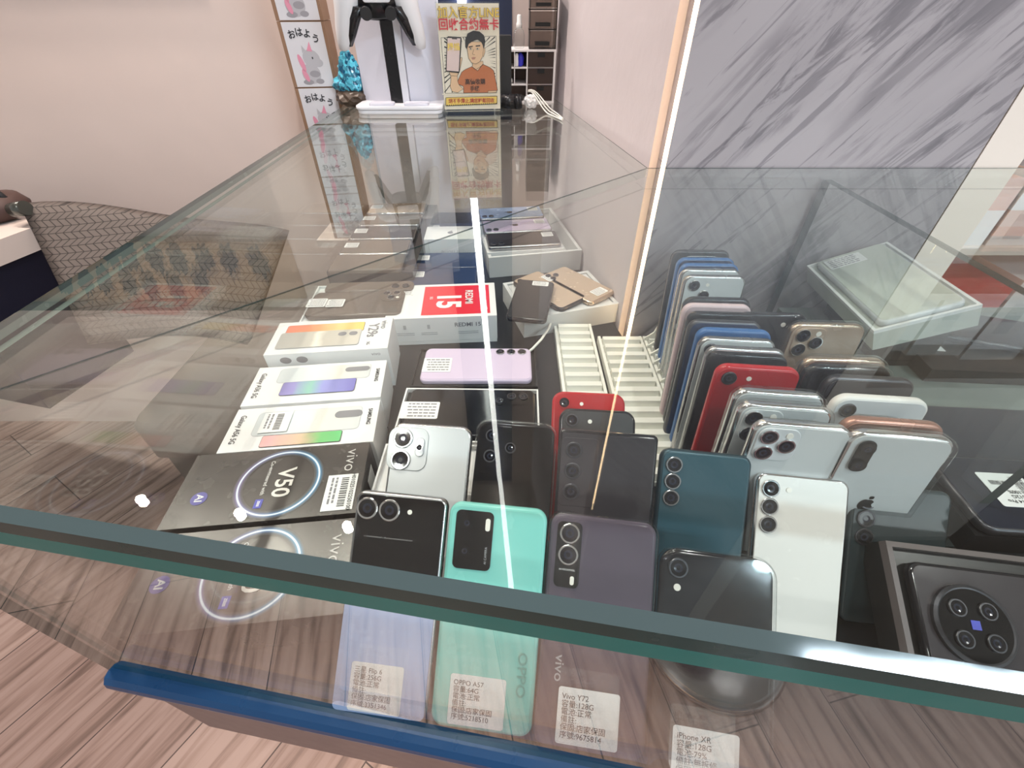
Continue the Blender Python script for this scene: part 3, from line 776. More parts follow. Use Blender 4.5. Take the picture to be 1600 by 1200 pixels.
vio = grad_mat('violet_print', [(0, (.20, .17, .48)), (.35, (.28, .26, .60)), (.5, (.25, .55, .45)), (.62, (.30, .32, .70)), (1, (.15, .14, .48))])
rain = grad_mat('rainbow_print', [(0, (.80, .42, .35)), (.3, (.85, .40, .42)), (.55, (.75, .50, .35)), (.75, (.12, .50, .15)), (1, (.10, .55, .18))])
def art_a56(t, z):
    printed_phone(t, z, -.052, .060, -.012, .024, pale_p, .005, [(.046, .012, .030, .011)], grey_ink)
    printed_phone(t, z + .0006, -.038, .044, -.029, -.013, rain, .002, ol=ink)
    text('Galaxy A56 5G', .0085, ink, t, (-.068, 0, z + .0003), VR, .0001, sx=.80)
    text('SAMSUNG', .0060, ink, t, (.069, .006, z + .0003), VR, .00015, sx=.9)
    flat_sticker(t, -.030, .006, .030, .030, z + .0012, -90, bars=True, seed=9)
pic_box('white phone box with a rainbow screen picture and barcode sticker, behind the ringed black boxes', -.2255, .3335, 6, .156, .064, .050, art_a56)
def art_a36(t, z):
    printed_phone(t, z, -.050, .060, .002, .030, pale_p, .005, [(.044, .020, .030, .009)], grey_ink)
    printed_phone(t, z + .0006, -.040, .046, -.022, .002, vio, .003, ol=ink)
    text('Galaxy A36 5G', .0085, ink, t, (-.068, 0, z + .0003), VR, .0001, sx=.85)
    text('SAMSUNG', .0060, ink, t, (.069, .006, z + .0003), VR, .00015, sx=.9)
pic_box('white phone box with a violet screen picture', -.2335, .4050, 6, .156, .070, .050, art_a36)
def art_y29(t, z):
    printed_phone(t, z, -.062, .040, .006, .028, fire, .003, ol=ink)
    printed_phone(t, z + .0006, -.066, .038, -.026, .010, marb, .004, [(.014, .0, .011, .009), (.028, .0, .011, .009)], grey_ink)
    text('vivo', .012, grey_ink, t, (.066, .018, z + .0003), VR, .0001)
    text('Y29s', .019, grey_ink, t, (.052, .006, z + .0003), VR, .0003, sx=.85)
    text('5G', .006, grey_ink, t, (.050, -.024, z + .0003), VR, .0001)
    mb = MB()
    for cx in (-.052, -.032): 
        pts = [(cx + .007*math.cos(2*math.pi*i/20), -.0366, -.010 + .005*math.sin(2*math.pi*i/20)) for i in range(20)]; mb.add(pts, [tuple(range(20))])
    mb.build('printed_lens', grey_ink, t)
    text('vivo', .007, grey_ink, t, (.060, -.0367, -.008), (R(90), 0, 0))
o = pic_box('white phone box with a marbled gold and orange phone picture', -.2375, .4840, 6, .152, .073, .0635, art_y29)
for ch in o.children:
    if ch.name.startswith('printed_lens') or (ch.name.startswith('lettering') and abs(ch.location.y + .0367) < 1e-4): ch.location.z += .0635
# red box
red_print = mat('red_print', (.72, .015, .035), .35)
def art_red(t, z):
    mb = MB(); flat(mb, [(-.030, -.043), (.072, -.043), (.072, .043), (-.030, .043)], z); mb.build('red_panel', red_print, t)
    text('15', .050, label_mat, t, (.008, -.004, z + .0004), VR, .0018, sx=.9)
    text('REDMI', .0165, label_mat, t, (.040, .006, z + .0004), VR, .0003, sx=.9)
    text('5G', .0065, label_mat, t, (-.018, .006, z + .0004), VR, .0001)
    mb = MB(); mb.cyl((0,0,0),(0,0,.0004), .0055); mb.build('printed_seal', label_mat, t, (.063, -.030, z))
    flat_sticker(t, -.062, .030, .030, .026, z, 0, rows=5, seed=3)
    text('REDMI 15', .0095, grey_ink, t, (.038, -.0502, -.014), (R(90), 0, 0), .0002)
    mb = MB()
    for cx, ww in ((-.055, .026), (-.020, .024), (.038, .030)):
        for k in range(2):
            mb.box((cx - ww/2, -.0503, -.0265 - k*.003), (cx + ww/2, -.0501, -.0253 - k*.003))
    for cx in (-.055, -.020): mb.box((cx - .002, -.0503, -.019), (cx + .002, -.0501, -.012))
    mb.build('small_print', pale_ink, t)
t = carton('white phone box with a big red panel reading 15', -.107, .603, 4, .163, .100, .047, white_paper, group=g_bx)
art_red(t, .0472)
for ch in t.children:
    if abs(ch.location.y + .0502) < 1e-4 or ch.name.startswith('small_print'): ch.location.z += .0472

# open white trays with phones
def open_box(label, x, y, yaw, W, D, H, group=None, zb=FLOOR_Z, m=white_paper, inner=None, tiltx=0, tilty=0, th=.002, deep=.010, name='open_phone_box'):
    t = thing(name, label, 'open box', (x, y, zb), (R(tiltx), R(tilty), R(yaw)), group)
    mb = MB()
    mb.box((-W/2, -D/2, 0), (W/2, D/2, H - deep)); mb.build('base', inner or m, t)
    mb = MB(); z0, z1 = H - deep, H
    mb.box((-W/2, -D/2, z0), (W/2, -D/2 + th, z1)); mb.box((-W/2, D/2 - th, z0), (W/2, D/2, z1))
    mb.box((-W/2, -D/2 + th, z0), (-W/2 + th, D/2 - th, z1)); mb.box((W/2 - th, -D/2 + th, z0), (W/2, D/2 - th, z1))
    mb.build('rim', m, t)
    return t
def lay(label, x, y, zs, yaw=-90, W=.0715, L=.147, **kw):
    """lying phone centred at x,y on height zs; yaw -90 puts the cameras to the right"""
    f = Vector((-math.sin(R(yaw)), math.cos(R(yaw)))) * L/2
    loc, rot = lie_pose(x - f.x, y - f.y, zs, yaw)
    return phone(label, loc, rot, W, L, **kw)
# bronze phone on a white box behind the marbled box
open_box('white open box holding a bronze phone, behind the marbled phone box', -.237, .602, 4, .150, .108, .045, g_bx, deep=.004)
o = lay('bronze three-lens phone lying in a white open box behind the marbled phone box', -.236, .590, FLOOR_Z + .0415, -87, .070, .140, frame=bronze, back=bronze, case=clear_case, **{**prok(bronze), 'lenses': [(-.022, .012, .006), (-.022, .027, .006), (-.009, .019, .006)]})
sticker(o, .004, .040, .026, .022, y=-.0064, rot=R(90)); sticker(o, .002, .012, .028, .024, y=-.0064, rot=R(90))
lay('dark phone lying half hidden behind the bronze one', -.228, .640, FLOOR_Z + .0415 + .001, -87, .030, .140, frame=bronze, back=bronze, lenses=[(.004, .012, .006), (.004, .028, .006)], ring=dark_metal)
# rows of phones in the back leg
mb_ = None
g_bk = 'phones laid out at the back left'
riser = thing('display_riser', 'dark low riser carrying the rows of phones at the back left', 'riser', (-.245, .80, FLOOR_Z))
mb = MB(); mb.box((-.064, -.12, 0), (.080, .20, .055)); mb.build('block', graph, riser)
for i, (yy, bk, lb) in enumerate([(.955, gold_b, 'pale gold phone furthest back in the left column'), (.890, bronze, 'bronze phone second from the back in the left column'),
                               (.825, graph, 'graphite phone third from the back in the left column'), (.760, bronze, 'dark bronze phone fourth from the back in the left column'), (.700, bronze, 'dark bronze phone nearest in the left column, unlabelled')]):
    o = lay(lb, -.243, yy, FLOOR_Z + .0555, -88, .059, .120, frame=steel if i != 4 else bronze, back=bk, group=g_bk, r=.006)
    if i not in (4,): sticker(o, -.006, .016, .024, .020, y=-.0048, rot=R(90))
for i, (yy, lb) in enumerate([(.905, 'navy phone at the back of the middle column, beside the white tray'), (.760, 'navy phone lying second in the middle column'), (.695, 'navy phone nearest in the middle column')]):
    o = lay(lb, -.120, yy, FLOOR_Z + .0305, -88, .062, .118, frame=navy_b, back=navy_b, group='navy phones in the middle column', r=.006)
    sticker(o, -.008, .016, .024, .020, y=-.0048, rot=R(90))
    rz = thing('phone_box', ['navy box under the rearmost navy phone', 'navy box under the second navy phone', 'navy box under the nearest navy phone'][i], 'phone box', (-.120, yy, FLOOR_Z), group='navy boxes in the middle column')
    mb = MB(); mb.box((-.060, -.0315, 0), (.060, .0315, .030)); mb.build('body', navy_b, rz)
t = carton('small white box printed upside down between the navy phones', -.118, .833, 2, .095, .062, .060, white_paper)
text('iPhone', .013, pale_ink, t, (0, -.0312, .034), (R(90), R(180), 0)); a = apple_logo(t, 0, 0, .006, grey_ink, 0); a.rotation_euler = (R(-90), 0, 0); a.location = (.0, 0, .0604)
# tray 1
tr_m = mat('tray_white', (.66, .67, .67), .5)
def tray(label, x, y, yaw, W, D, H, th=.006):
    t = thing('shallow_tray', label, 'tray', (x, y, FLOOR_Z), (0, 0, R(yaw)), 'shallow white trays')
    mb = MB(); mb.box((-W/2, -D/2, 0), (W/2, D/2, .008)); mb.build('base', tr_m, t)
    mb = MB(); mb.box((-W/2, -D/2, .008), (W/2, -D/2 + th, H)); mb.box((-W/2, D/2 - th, .008), (W/2, D/2, H))
    mb.box((-W/2, -D/2 + th, .008), (-W/2 + th, D/2 - th, H)); mb.box((W/2 - th, -D/2 + th, .008), (W/2, D/2 - th, H)); mb.build('rim', tr_m, t)
    return t
tray('white tray with three boxed phones beside the plaster wall', .023, .895, 11, .178, .230, .040)
def inbox(label_b, label_p, x, y, H, bk, nm=False):
    t = carton(label_b, x, y, 8, .145, .068, H, white_paper, zb=FLOOR_Z + .0082, group='white boxes in the tray')
    if nm: text('iPhone', .011, grey_ink, t, (.0, -.0342, H*.5), (R(90), R(180), 0))
    o = lay(label_p, x, y, FLOOR_Z + .0084 + H, 98, .062, .138, frame=steel, back=bk, r=.006, logo=None if bk is black_gloss else steel, lenses=[(-.020, .011, .0055), (-.020, .025, .0055)], ring=dark_metal, group='phones on the boxes in the tray')
    sticker(o, .012, .020, .022, .020, y=-.0048, rot=R(-90))
inbox('white box in the tray under the black phone', 'black phone lying on the nearest white box in the tray', .021, .822, .036, black_gloss, True)
inbox('white box in the tray under the lilac phone', 'lilac phone lying in the middle of the tray', .009, .894, .034, lilac_b)
inbox('white box in the tray under the pale blue phone', 'pale blue phone lying at the far end of the tray', -.003, .966, .034, sky)
# tray 2 with gold phones
tray('grey white tray with gold phones at an angle behind the racks', .0770, .648, 17, .158, .118, .034)
z2 = FLOOR_Z + .0085
lp = carton('grey box filling the tray under the gold phones', .077, .648, 17, .143, .103, .0235, tr_m, zb=z2)
o = lay('gold three-lens phone at the right of the tray behind the racks', .108, .668, z2 + .0240, 40, .060, .118, frame=gold_f, back=gold_b, r=.008, lenses=[(-.020, .011, .005), (-.020, .023, .005), (-.008, .017, .005)], ring=dark_metal, group='gold phones in the tray')
sticker(o, .006, .016, .026, .018, y=-.0048)
o = lay('gold phone in a black cover in the middle of the tray behind the racks', .060, .650, z2 + .0240, 40, .060, .118, frame=black_p, back=gold_b, r=.008, lenses=[(-.020, .011, .005), (-.020, .023, .005)], ring=dark_metal, group='gold phones in the tray')
sticker(o, .022, .085, .012, .022, y=-.0048)
o = lay('black phone with a white label resting on the left of the angled tray', .030, .603, z2 + .0330, -10, .060, .118, frame=black_p, back=rub, r=.008)
sticker(o, .008, .106, .026, .014, y=-.0048)

# purple phone on a black box, white twin box
black_bx = mat('black_card', (.012, .012, .013), .3)
open_box('black open box under the lilac phone', -.049, .470, 0, .165, .082, .022, m=black_bx, deep=.004)
lc = P('lilac_light', (.66, .55, .72), .2)
o = lay('lilac phone with three lenses in a row lying in a black box', -.047, .470, FLOOR_Z + .0185, -90, .0706, .1463, frame=lc, back=lc, r=.009, lenses=[(-.0245, .0125, .0060), (-.0245, .0275, .0060), (-.0245, .0425, .0060)], ring=steel)
sticker(o, .004, .020, .038, .030, y=-.0048, rot=R(90))
open_box('white open box holding a black phone, just behind the silvery white phone', -.050, .367, -1, .163, .088, .034, m=white_paper, inner=black_bx, deep=.006, group='white open boxes in the middle')
o = lay('black phone with a camera island lying in the white open box', -.048, .368, FLOOR_Z + .0285, -91, .078, .150, frame=black_p, back=black_gloss, r=.008, plate=(-.022, .028, .022, .042, .006, black_gloss, .001), lenses=[(-.024, .014, .0055), (-.024, .028, .0055), (-.016, .042, .0045)], ring=dark_metal)
sticker(o, .000, .016, .044, .028, y=-.0048, rot=R(90))
open_box('white open box with a paper sleeve behind the folding phone', -.056, .2765, -1, .163, .086, .034, m=white_paper, deep=.006, group='white open boxes in the middle')
# white charging cable
mb = MB(); pts = [at(862, 500, z=-.385), at(858, 512, z=-.375), at(846, 530, z=-.372), at(832, 545, z=-.374), at(820, 554, z=-.378)]
mb.tube(pts, .0018); tag(mb.build('charging_cable', cream_plastic), 'white charging cable curving down to the lilac phone', 'cable')

# camera phone in a brown open box at the front right
brown_bx = mat('taupe_card', (.13, .11, .11), .5)
tx = R(25); TB = Euler((tx, 0, R(-8))).to_matrix()
cB = Vector((.372, .122, CAMZ - .338))            # centre of the box mouth
bx = open_box('dark taupe open box holding the big round-camera phone at the front right', 0, 0, 0, .180, .102, .030, m=brown_bx, inner=black_bx, deep=.008, th=.004)
bx.rotation_euler = TB.to_euler(); bx.location = cB - TB @ Vector((0, 0, .030))
o = phone('black phone with one huge round camera lying in the taupe box', (0, 0, 0), (0, 0, 0), .078, .160, frame=black_p, back=graph, r=.009)
QB = TB @ Euler((-math.pi/2, 0, R(90))).to_matrix()
o.rotation_euler = QB.to_euler(); o.location = cB + TB @ Vector((.082, -.001, -.0035))
sup = carton('black box propping up the taupe open box at the front right', .392, .118, -8, .130, .060, .020, black_bx)
mb = MB(); n = 48
rg = lambda r, y: [(r*math.cos(2*math.pi*i/n), y, -r*math.sin(2*math.pi*i/n)) for i in range(n)]
mb.loft([rg(.0265, 0), rg(.0265, -.003), rg(.0245, -.004), rg(.0235, -.0035)], 0, None, (None, 1), smooth=False)
cam_ = mb.build('camera_island', [dark_metal, black_gloss], o, (0, -.0045, .160 - .034))
for (a, b) in ((-.010, .010), (.010, .010), (-.010, -.010), (.010, -.010)): lens_mesh(.006, dark_metal).build('camera_lens', [dark_metal, lens_black, lens_inner], cam_, (a, -.0036, b))
mb = MB(); mb.box((-.003, -.0002, -.003), (.003, .0, .003)); mb.build('emblem', zeiss_blue, cam_, (0, -.0038, 0))
text('T*', .007, label_mat, o, (.0, -.0051, .160 - .075), (R(90), R(90), 0), .0002)

# right of the divider: tilted white open box, dark boxes
zP = CAMZ - .335
ob = open_box('tilted open white box with a frosted phone inside, right of the glass divider', 0, 0, 0, .093, .168, .026, m=white_paper, inner=mat('frost_green', (.50, .53, .48), .5), deep=.004, th=.003)
M = Matrix(((.917, .12, -.38), (-.04, .99, .06), (.395, -.05, .917))).to_quaternion().to_euler()
ob.rotation_euler = M
c3 = M.to_matrix() @ Vector((.0465, .084, -.026))
ob.location = Vector((.3845, .393, CAMZ - .266)) + c3
pf = phone('pale frosted phone lying in the tilted white box', (0, 0, 0), (0, 0, 0), .076, .158, back=mat('frost_back', (.55, .58, .52), .35), frame=pearl, r=.008)
Q = M.to_matrix() @ Euler((-math.pi/2, 0, 0)).to_matrix()
pf.rotation_euler = Q.to_euler(); pf.location = ob.location + M.to_matrix() @ Vector((0, -.079, .0265))
sticker(pf, -.012, .138, .040, .024, y=-.0048)
sp = carton('black box propping up the tilted white box', .470, .480, 0, .060, .120, .064, black_bx, zb=zP, group='dark boxes right of the divider')
g_dk = 'dark boxes right of the divider'
p = at(1500, 556, z=-.312)
t = carton('large black box with a white label on its near left corner', p.x + .035, p.y + .012, -4, .150, .072, .018, black_bx, zb=zP, group=g_dk)
flat_sticker(t, -.052, .012, .030, .022, .0183, -4, seed=12)
t2 = phone('black phone lying on the large black box right of the divider', (p.x + .125, p.y + .030, zP + .018 + .0049), (-math.pi/2, 0, R(70)), .072, .150, frame=black_p, back=black_gloss)
sticker(t2, .006, .112, .040, .034, y=-.0048, rot=R(90))
p = at(1560, 690, z=-.31)
t = carton('dark navy box in the middle of the platform right of the divider', p.x + .018, p.y + .010, -4, .135, .080, .020, mat('navy_card', (.012, .018, .032), .3), zb=zP, group=g_dk)
p = at(1590, 772, z=-.305)
t = phone('navy black phone with a printed white label near the front of the platform', (p.x - .050, p.y + .004, zP + .0050 + .022), (-math.pi/2, 0, R(-94)), .074, .150, frame=dark_metal, back=mat('deep_navy', (.012, .016, .030), .15))
st = sticker(t, -.002, .046, .036, .034, None, -.0048, rot=R(90), rows=0)
text('iPhone 14 Pro\n容量:512G\n電池:100%\n備註:\n保固:店家保固\n序號:', .0046, ink, st, (-.0155, -.0006, 0), (R(90), 0, 0), .00004, 'LEFT')
tb = carton('dark navy box under the labelled navy phone', p.x + .026, p.y + .002, -4, .156, .080, .022, black_bx, zb=zP, group=g_dk)
p0, p1 = at(1455, 740, z=-.334), at(1592, 887, z=-.334)
# pale edge of the felt platform is its own trim
mb = MB(); mb.box((.3800, .150, FLOOR_Z), (.3835, .2195, FLOOR_Z + .003)); 

# ------------------------------------------------------------------ things standing on the glass at the back
# upright console stand with game controller
ps = thing('console_stand', 'white upright console stand with a black centre strip on a layered base plate', 'console stand', (-.195, .925, GLASS_Z))
cs_w = mat('console_white', (.62, .62, .70), .35); cs_b = mat('console_black', (.008, .008, .010), .25)
mb = MB()
for z0, z1, ins in ((.0, .006, .002), (.0066, .0125, .0)):
    rg = lambda z, i: [(x, y, z) for x, y in rrect(.150 - 2*(ins + i), .085 - 2*(ins + i), .014, 6)]
    mb.loft([rg(z0, .001), rg(z0 + .001, 0), rg(z1 - .001, 0), rg(z1, .001)], 0, None, (0, 0))
mb.build('base_plate', mat('base_white', (.80, .80, .83), .35), ps)
def wing(x0, x1, yA, yB, top, m, nm):
    mb = MB(); T = .008
    a = [(x0, yA, .0125), (x1, yB, .0125), (x1, yB + T, .0125), (x0, yA + T, .0125)]
    b = [(p[0], p[1], top) for p in a]
    mb.loft([a, b], 0, None, (0, 0), smooth=False); return mb.build(nm, m, ps)
wing(-.072, -.018, .022, -.006, .30, cs_w, 'left_wing'); wing(.016, .074, -.006, .022, .30, cs_w, 'right_wing')
mb = MB(); mb.box((-.016, -.010, .0125), (.004, .010, .29)); mb.build('centre_strip', cs_b, ps)
mb = MB(); mb.box((.0045, -.014, .0125), (.0150, .010, .29)); mb.build('spine', mat('spine_white', (.74, .74, .80), .3), ps)
for sx in (-.030, .030):
    mb = MB(); rg = lambda z, i: [(x + sx, y, z) for x, y in rrect(.042 - 2*i, .026 - 2*i, .006, 5, 0, -.026)]
    mb.loft([rg(.0125, 0), rg(.0150, 0), rg(.0160, .001)], 0, None, (None, 0)); mb.build('charging_pad', cs_w, ps)
# controller hanging on the stand
gc = thing('game_controller', 'white game controller with black centre hanging on the console stand', 'game controller', (-.205, .885, CAMZ - .010), (R(12), 0, R(14)))
def blob(name, sects, m, n=20, parent=gc):
    mb = MB(); rings = []
    for (x, y, z, rx, ry) in sects: rings.append([(x + rx*math.cos(2*math.pi*i/n), y + ry*math.sin(2*math.pi*i/n), z) for i in range(n)])
    mb.loft(rings, 0, None, (0, 0)); return mb.build(name, m, parent)
wc = mat('controller_white', (.76, .76, .78), .35)
for sgn, nm in ((-1, 'left_grip'), (1, 'right_grip')):
    blob(nm, [(sgn*.061, 0, -.052, .003, .004), (sgn*.060, 0, -.050, .008, .009), (sgn*.057, 0, -.040, .012, .013), (sgn*.052, 0, -.020, .015, .016), (sgn*.044, 0, 0, .019, .017), (sgn*.040, 0, .020, .021, .017), (sgn*.038, 0, .034, .018, .014), (sgn*.036, 0, .040, .009, .008)], wc)
    blob('inner_grip', [(sgn*.050, -.004, -.045, .004, .005), (sgn*.045, -.005, -.030, .008, .010), (sgn*.036, -.006, -.008, .011, .013), (sgn*.026, -.006, .006, .013, .014)], cs_b)
blob('centre_body', [(0, -.002, -.012, .016, .009), (0, -.002, -.008, .026, .012), (0, -.002, .006, .034, .0155), (0, -.002, .022, .034, .015), (0, 0, .034, .022, .010)], cs_b)
mb = MB(); slab_y(mb, .040, .026, .004, .004, .001, -.020, 0, .024, 0); mb.build('touch_pad', wc, gc)
for sgn in (-1, 1):
    mb = MB(); mb.cyl((sgn*.018, -.014, .000), (sgn*.018, -.024, -.001), .0075, .0085); mb.build('thumbstick', rub, gc)

# cartoon sign in an acrylic holder
yaw_s = 5
sg_ = thing('sign_holder', 'clear upright sign holder with a cartoon of a man in an orange shirt', 'sign', (-.069, .905, GLASS_Z), (0, 0, R(yaw_s)))
SW, SH = .097, .146
mb = MB(); mb.box((-SW/2 - .001, -.0062, .004), (SW/2 + .001, -.0048, SH + .002)); mb.box((-SW/2 - .001, .0020, .004), (SW/2 + .001, .0035, SH + .002)); mb.build('acrylic_sheet', acrylic, sg_)
mb = MB(); mb.box((-SW/2 - .003, -.016, 0), (SW/2 + .003, .020, .004)); mb.build('foot', acrylic, sg_)
paper = mat('poster_paper', (.86, .78, .62), .5)
mb = MB(); mb.box((-SW/2, -.001, .005), (SW/2, .001, SH)); po = mb.build('poster', paper, sg_)
def UV(x, y):      # tracing frame 620 x 1085
    xl = 15 + (y - 45)*.075; xr = 632 + (y - 40)*.012
    u = (x - xl)/(xr - xl); v = (y - 42)/(1105 - 42)
    return (-SW/2 + u*SW, SH - v*(SH - .005))
art = MB()
am = [mat('art_skin', (.80, .53, .32), .5), mat('art_black', (.012, .010, .012), .5), mat('art_orange', (.55, .17, .06), .5), mat('art_yellow', (.88, .60, .12), .5),
      mat('art_red', (.62, .05, .05), .5), mat('art_phone', (.80, .62, .58), .5), mat('art_cream', (.88, .80, .66), .5), mat('art_lip', (.55, .24, .17), .5)]
lay_n = [0]
def ap(pts, mi, out=0, closed=True):
    lay_n[0] += 1; y = -.0011 - lay_n[0]*.000012
    q = [UV(*p) for p in pts]
    art.add([(a, y, b) for a, b in q], [tuple(range(len(q)))], mi)
def line(a, b, w=3, mi=1):
    a, b = Vector(a), Vector(b); d = (b - a).normalized(); n = Vector((-d.y, d.x))*w/2
    ap([a + n, b + n, b - n, a - n], mi)
def poly(pts, mi, w=0):
    ap(pts, mi)
    if w:
        for i in range(len(pts)): line(pts[i], pts[(i+1) % len(pts)], w)
poly([(60, 358), (604, 345), (610, 925), (100, 925)], 6, 4)
rnd = random.Random(3)
for k in range(46):
    a = 2*math.pi*k/46 + rnd.uniform(-.04, .04); cx, cy = 345, 560
    dx, dy = math.cos(a), math.sin(a); r1 = rnd.uniform(150, 215)
    lim = 1e9
    for (b, e) in ((600, cx), (88, cx)):
        if dx*(b - cx) > 0: lim = min(lim, (b - cx)/dx)
    for b in (350, 922):
        if dy*(b - cy) > 0: lim = min(lim, (b - cy)/dy)
    if lim > r1:
        n = Vector((-dy, dx)); e = Vector((cx + dx*lim*.985, cy + dy*lim*.985)); ww = rnd.uniform(2, 7)
        ap([(cx + dx*r1, cy + dy*r1), tuple(e + n*ww), tuple(e - n*ww)], 1)
poly([(372, 600), (472, 590), (478, 650), (430, 700), (365, 660)], 0, 3)                                   # neck
poly([(216, 805), (262, 700), (300, 672), (362, 645), (420, 690), (470, 622), (540, 655), (580, 690), (618, 900), (520, 905), (522, 922), (280, 922), (278, 850), (232, 830)], 2, 4)   # shirt
poly([(150, 700), (215, 712), (222, 800), (232, 830), (274, 880), (222, 918), (168, 905), (146, 850), (155, 780)], 0, 3)     # forearm
poly([(520, 905), (612, 900), (600, 922), (522, 924)], 0, 3)
poly([(136, 690), (240, 690), (268, 560), (262, 548), (246, 560), (238, 700), (216, 742), (150, 735)], 0, 3)  # hand
poly([(470, 470), (492, 455), (494, 500), (478, 545), (466, 540)], 0, 3)                                    # ear
poly([(312, 420), (330, 560), (362, 606), (400, 618), (440, 596), (470, 540), (480, 450), (470, 400), (330, 395)], 0, 3)    # face
poly([(300, 452), (298, 380), (322, 318), (378, 292), (440, 300), (482, 335), (496, 390), (490, 440), (478, 470), (470, 430), (455, 400), (420, 378), (392, 385), (360, 400), (332, 420), (316, 468)], 1)   # hair
poly([(330, 444), (372, 436), (374, 446), (332, 456)], 1); poly([(400, 434), (446, 430), (446, 442), (402, 446)], 1)         # brows
for ex in (350, 418):
    poly([(ex - 16, 468), (ex, 458), (ex + 17, 464), (ex + 14, 474), (ex - 6, 476)], 6, 2); poly([(ex - 5, 460), (ex + 5, 459), (ex + 6, 472), (ex - 4, 473)], 1)
line((382, 470), (368, 520), 3); line((368, 520), (392, 526), 3)
poly([(358, 556), (376, 550), (402, 552), (388, 570), (370, 572)], 7, 1)
line((360, 645), (400, 676), 3); line((400, 676), (470, 630), 3)
poly([(120, 352), (132, 344), (252, 352), (264, 366), (240, 700), (230, 710), (112, 694), (104, 682)], 1)                    # held phone
poly([(124, 360), (250, 364), (232, 694), (112, 682)], 5)
poly([(168, 362), (218, 364), (217, 374), (168, 371)], 1)
poly([(104, 970), (612, 962), (612, 1048), (104, 1062)], 3, 5)                                             # bottom banner
for k in range(24): ap([(108 + k*21, 1060 - k*.55), (129 + k*21, 1060 - k*.55), (118 + k*21, 1047 - k*.55)], 1)
poly([(68, 926), (640, 940), (640, 950), (68, 936)], 6)
art.build('printed_picture', am, po)
def ptxt(s, cx, cy, hpx, m, bold=.0001, sx=1, y=-.0036):
    a = UV(cx, cy); k = SW/580
    return text(s, hpx*k, m, po, (a[0], y, a[1]), (R(90), 0, 0), bold, sx=sx)
for q, (dx_, b_) in enumerate(((0, .00055),)):
    ptxt('加入官方LINE', 332, 130, 92, mat('art_outline', (.30, .14, .03), .5), .00042, 1.04)
ptxt('加入官方LINE', 332, 130, 92, mat('art_yel_txt', (.92, .66, .10), .5), .00002, 1.04, -.0039)
ptxt('回收合約無卡', 335, 240, 92, mat('art_red_txt', (.66, .03, .05), .5), .00028, 1.04)
ptxt('掃描', 184, 450, 62, mat('art_yel_txt', (.75, .42, .03), .5), .0002)
ptxt('高價收購', 395, 805, 52, am[1], .00008); ptxt('手機', 390, 880, 50, am[1], .00008)
ptxt('絕不手續止,讓您輕鬆回收', 358, 1010, 43, mat('art_banner_txt', (.45, .03, .02), .5), .0001, .98)

# blue crystal ornament on dark rock
cr = thing('crystal_ornament', 'blue glittering crystal ornament on brown rock beside the console stand', 'ornament', (-.288, .955, GLASS_Z))
def rocky(name, m, c, sx, sy, sz, seed, amp, sub=3, taper=0):
    import bmesh
    bm = bmesh.new(); bmesh.ops.create_icosphere(bm, subdivisions=sub, radius=1)
    rnd = random.Random(seed)
    for v in bm.verts:
        k = 1 + rnd.uniform(-amp, amp); v.co *= k
        t = 1 - taper*(v.co.z + 1)/2
        v.co = Vector((c[0] + v.co.x*sx*t, c[1] + v.co.y*sy*t, c[2] + v.co.z*sz))
    me = bpy.data.meshes.new(name); bm.to_mesh(me); bm.free(); me.materials.append(m)
    o = bpy.data.objects.new(name, me); COL.objects.link(o); o.parent = cr; return o
bl = mat('crystal_blue', (.01, .22, .42), .08, .1, coat=1)
nv = N(bl, 'ShaderNodeTexVoronoi'); nv.inputs['Scale'].default_value = 190  # glitter put into the base colour as dark and bright blue cells
ntc = N(bl, 'ShaderNodeTexCoord'); Lk(bl, ntc.outputs['Object'], nv.inputs['Vector'])
ncr = N(bl, 'ShaderNodeValToRGB'); ncr.color_ramp.elements[0].color = (.0, .07, .15, 1); ncr.color_ramp.elements[1].color = (.10, .55, .72, 1); ncr.color_ramp.elements[0].position = .15; ncr.color_ramp.elements[1].position = .85
nsp = N(bl, 'ShaderNodeSeparateColor'); Lk(bl, nv.outputs['Color'], nsp.inputs[0]); Lk(bl, nsp.outputs[0], ncr.inputs[0]); Lk(bl, ncr.outputs[0], bl.node_tree.nodes['Principled BSDF'].inputs['Base Color'])
rocky('crystal', bl, (.0, 0, .052), .026, .018, .034, 1, .09, 4, taper=.45); rocky('crystal', bl, (-.012, .004, .034), .022, .018, .014, 2, .16)
rocky('rock_base', mat('rock_brown', (.07, .045, .03), .4), (-.002, 0, .015), .030, .022, .0145, 3, .12)

# small drawer organiser on the glass
org = thing('desk_organiser', 'white desk organiser with three brown drawers and small cubbies', 'organiser', (.030, 1.035, GLASS_Z))
ow = mat('organiser_white', (.80, .77, .77), .45); db = mat('drawer_brown', (.035, .018, .014), .45); cub = mat('cubby_taupe', (.28, .21, .19), .6)
mb = MB(); X0, X1, Y0, Y1, H = -.065, .050, -.035, .035, .082
for (a, b) in (((X0, Y0, 0), (X1, Y1, .003)), ((X0, Y0, H - .003), (X1, Y1, H)), ((X0, Y0, .003), (X0 + .0025, Y1, H - .003)), ((X1 - .0035, Y0, .003), (X1, Y1, H - .003)), ((-.003, Y0, .003), (-.001, Y1, H - .003)),
               ((X0, Y0, .028), (-.003, Y1, .030)), ((X0, Y0, .054), (-.003, Y1, .056)), ((-.001, Y0 + .004, .028), (X1 - .0035, Y1, .030)), ((-.001, Y0 + .004, .054), (X1 - .0035, Y1, .056)), ((-.026, Y0, .030), (-.0245, Y1, H - .003))): mb.box(a, b)
mb.build('frame', ow, org)
mb = MB(); mb.box((X0 + .0025, Y1 - .002, .003), (-.003, Y1 - .001, H - .003)); mb.build('back_board', cub, org)
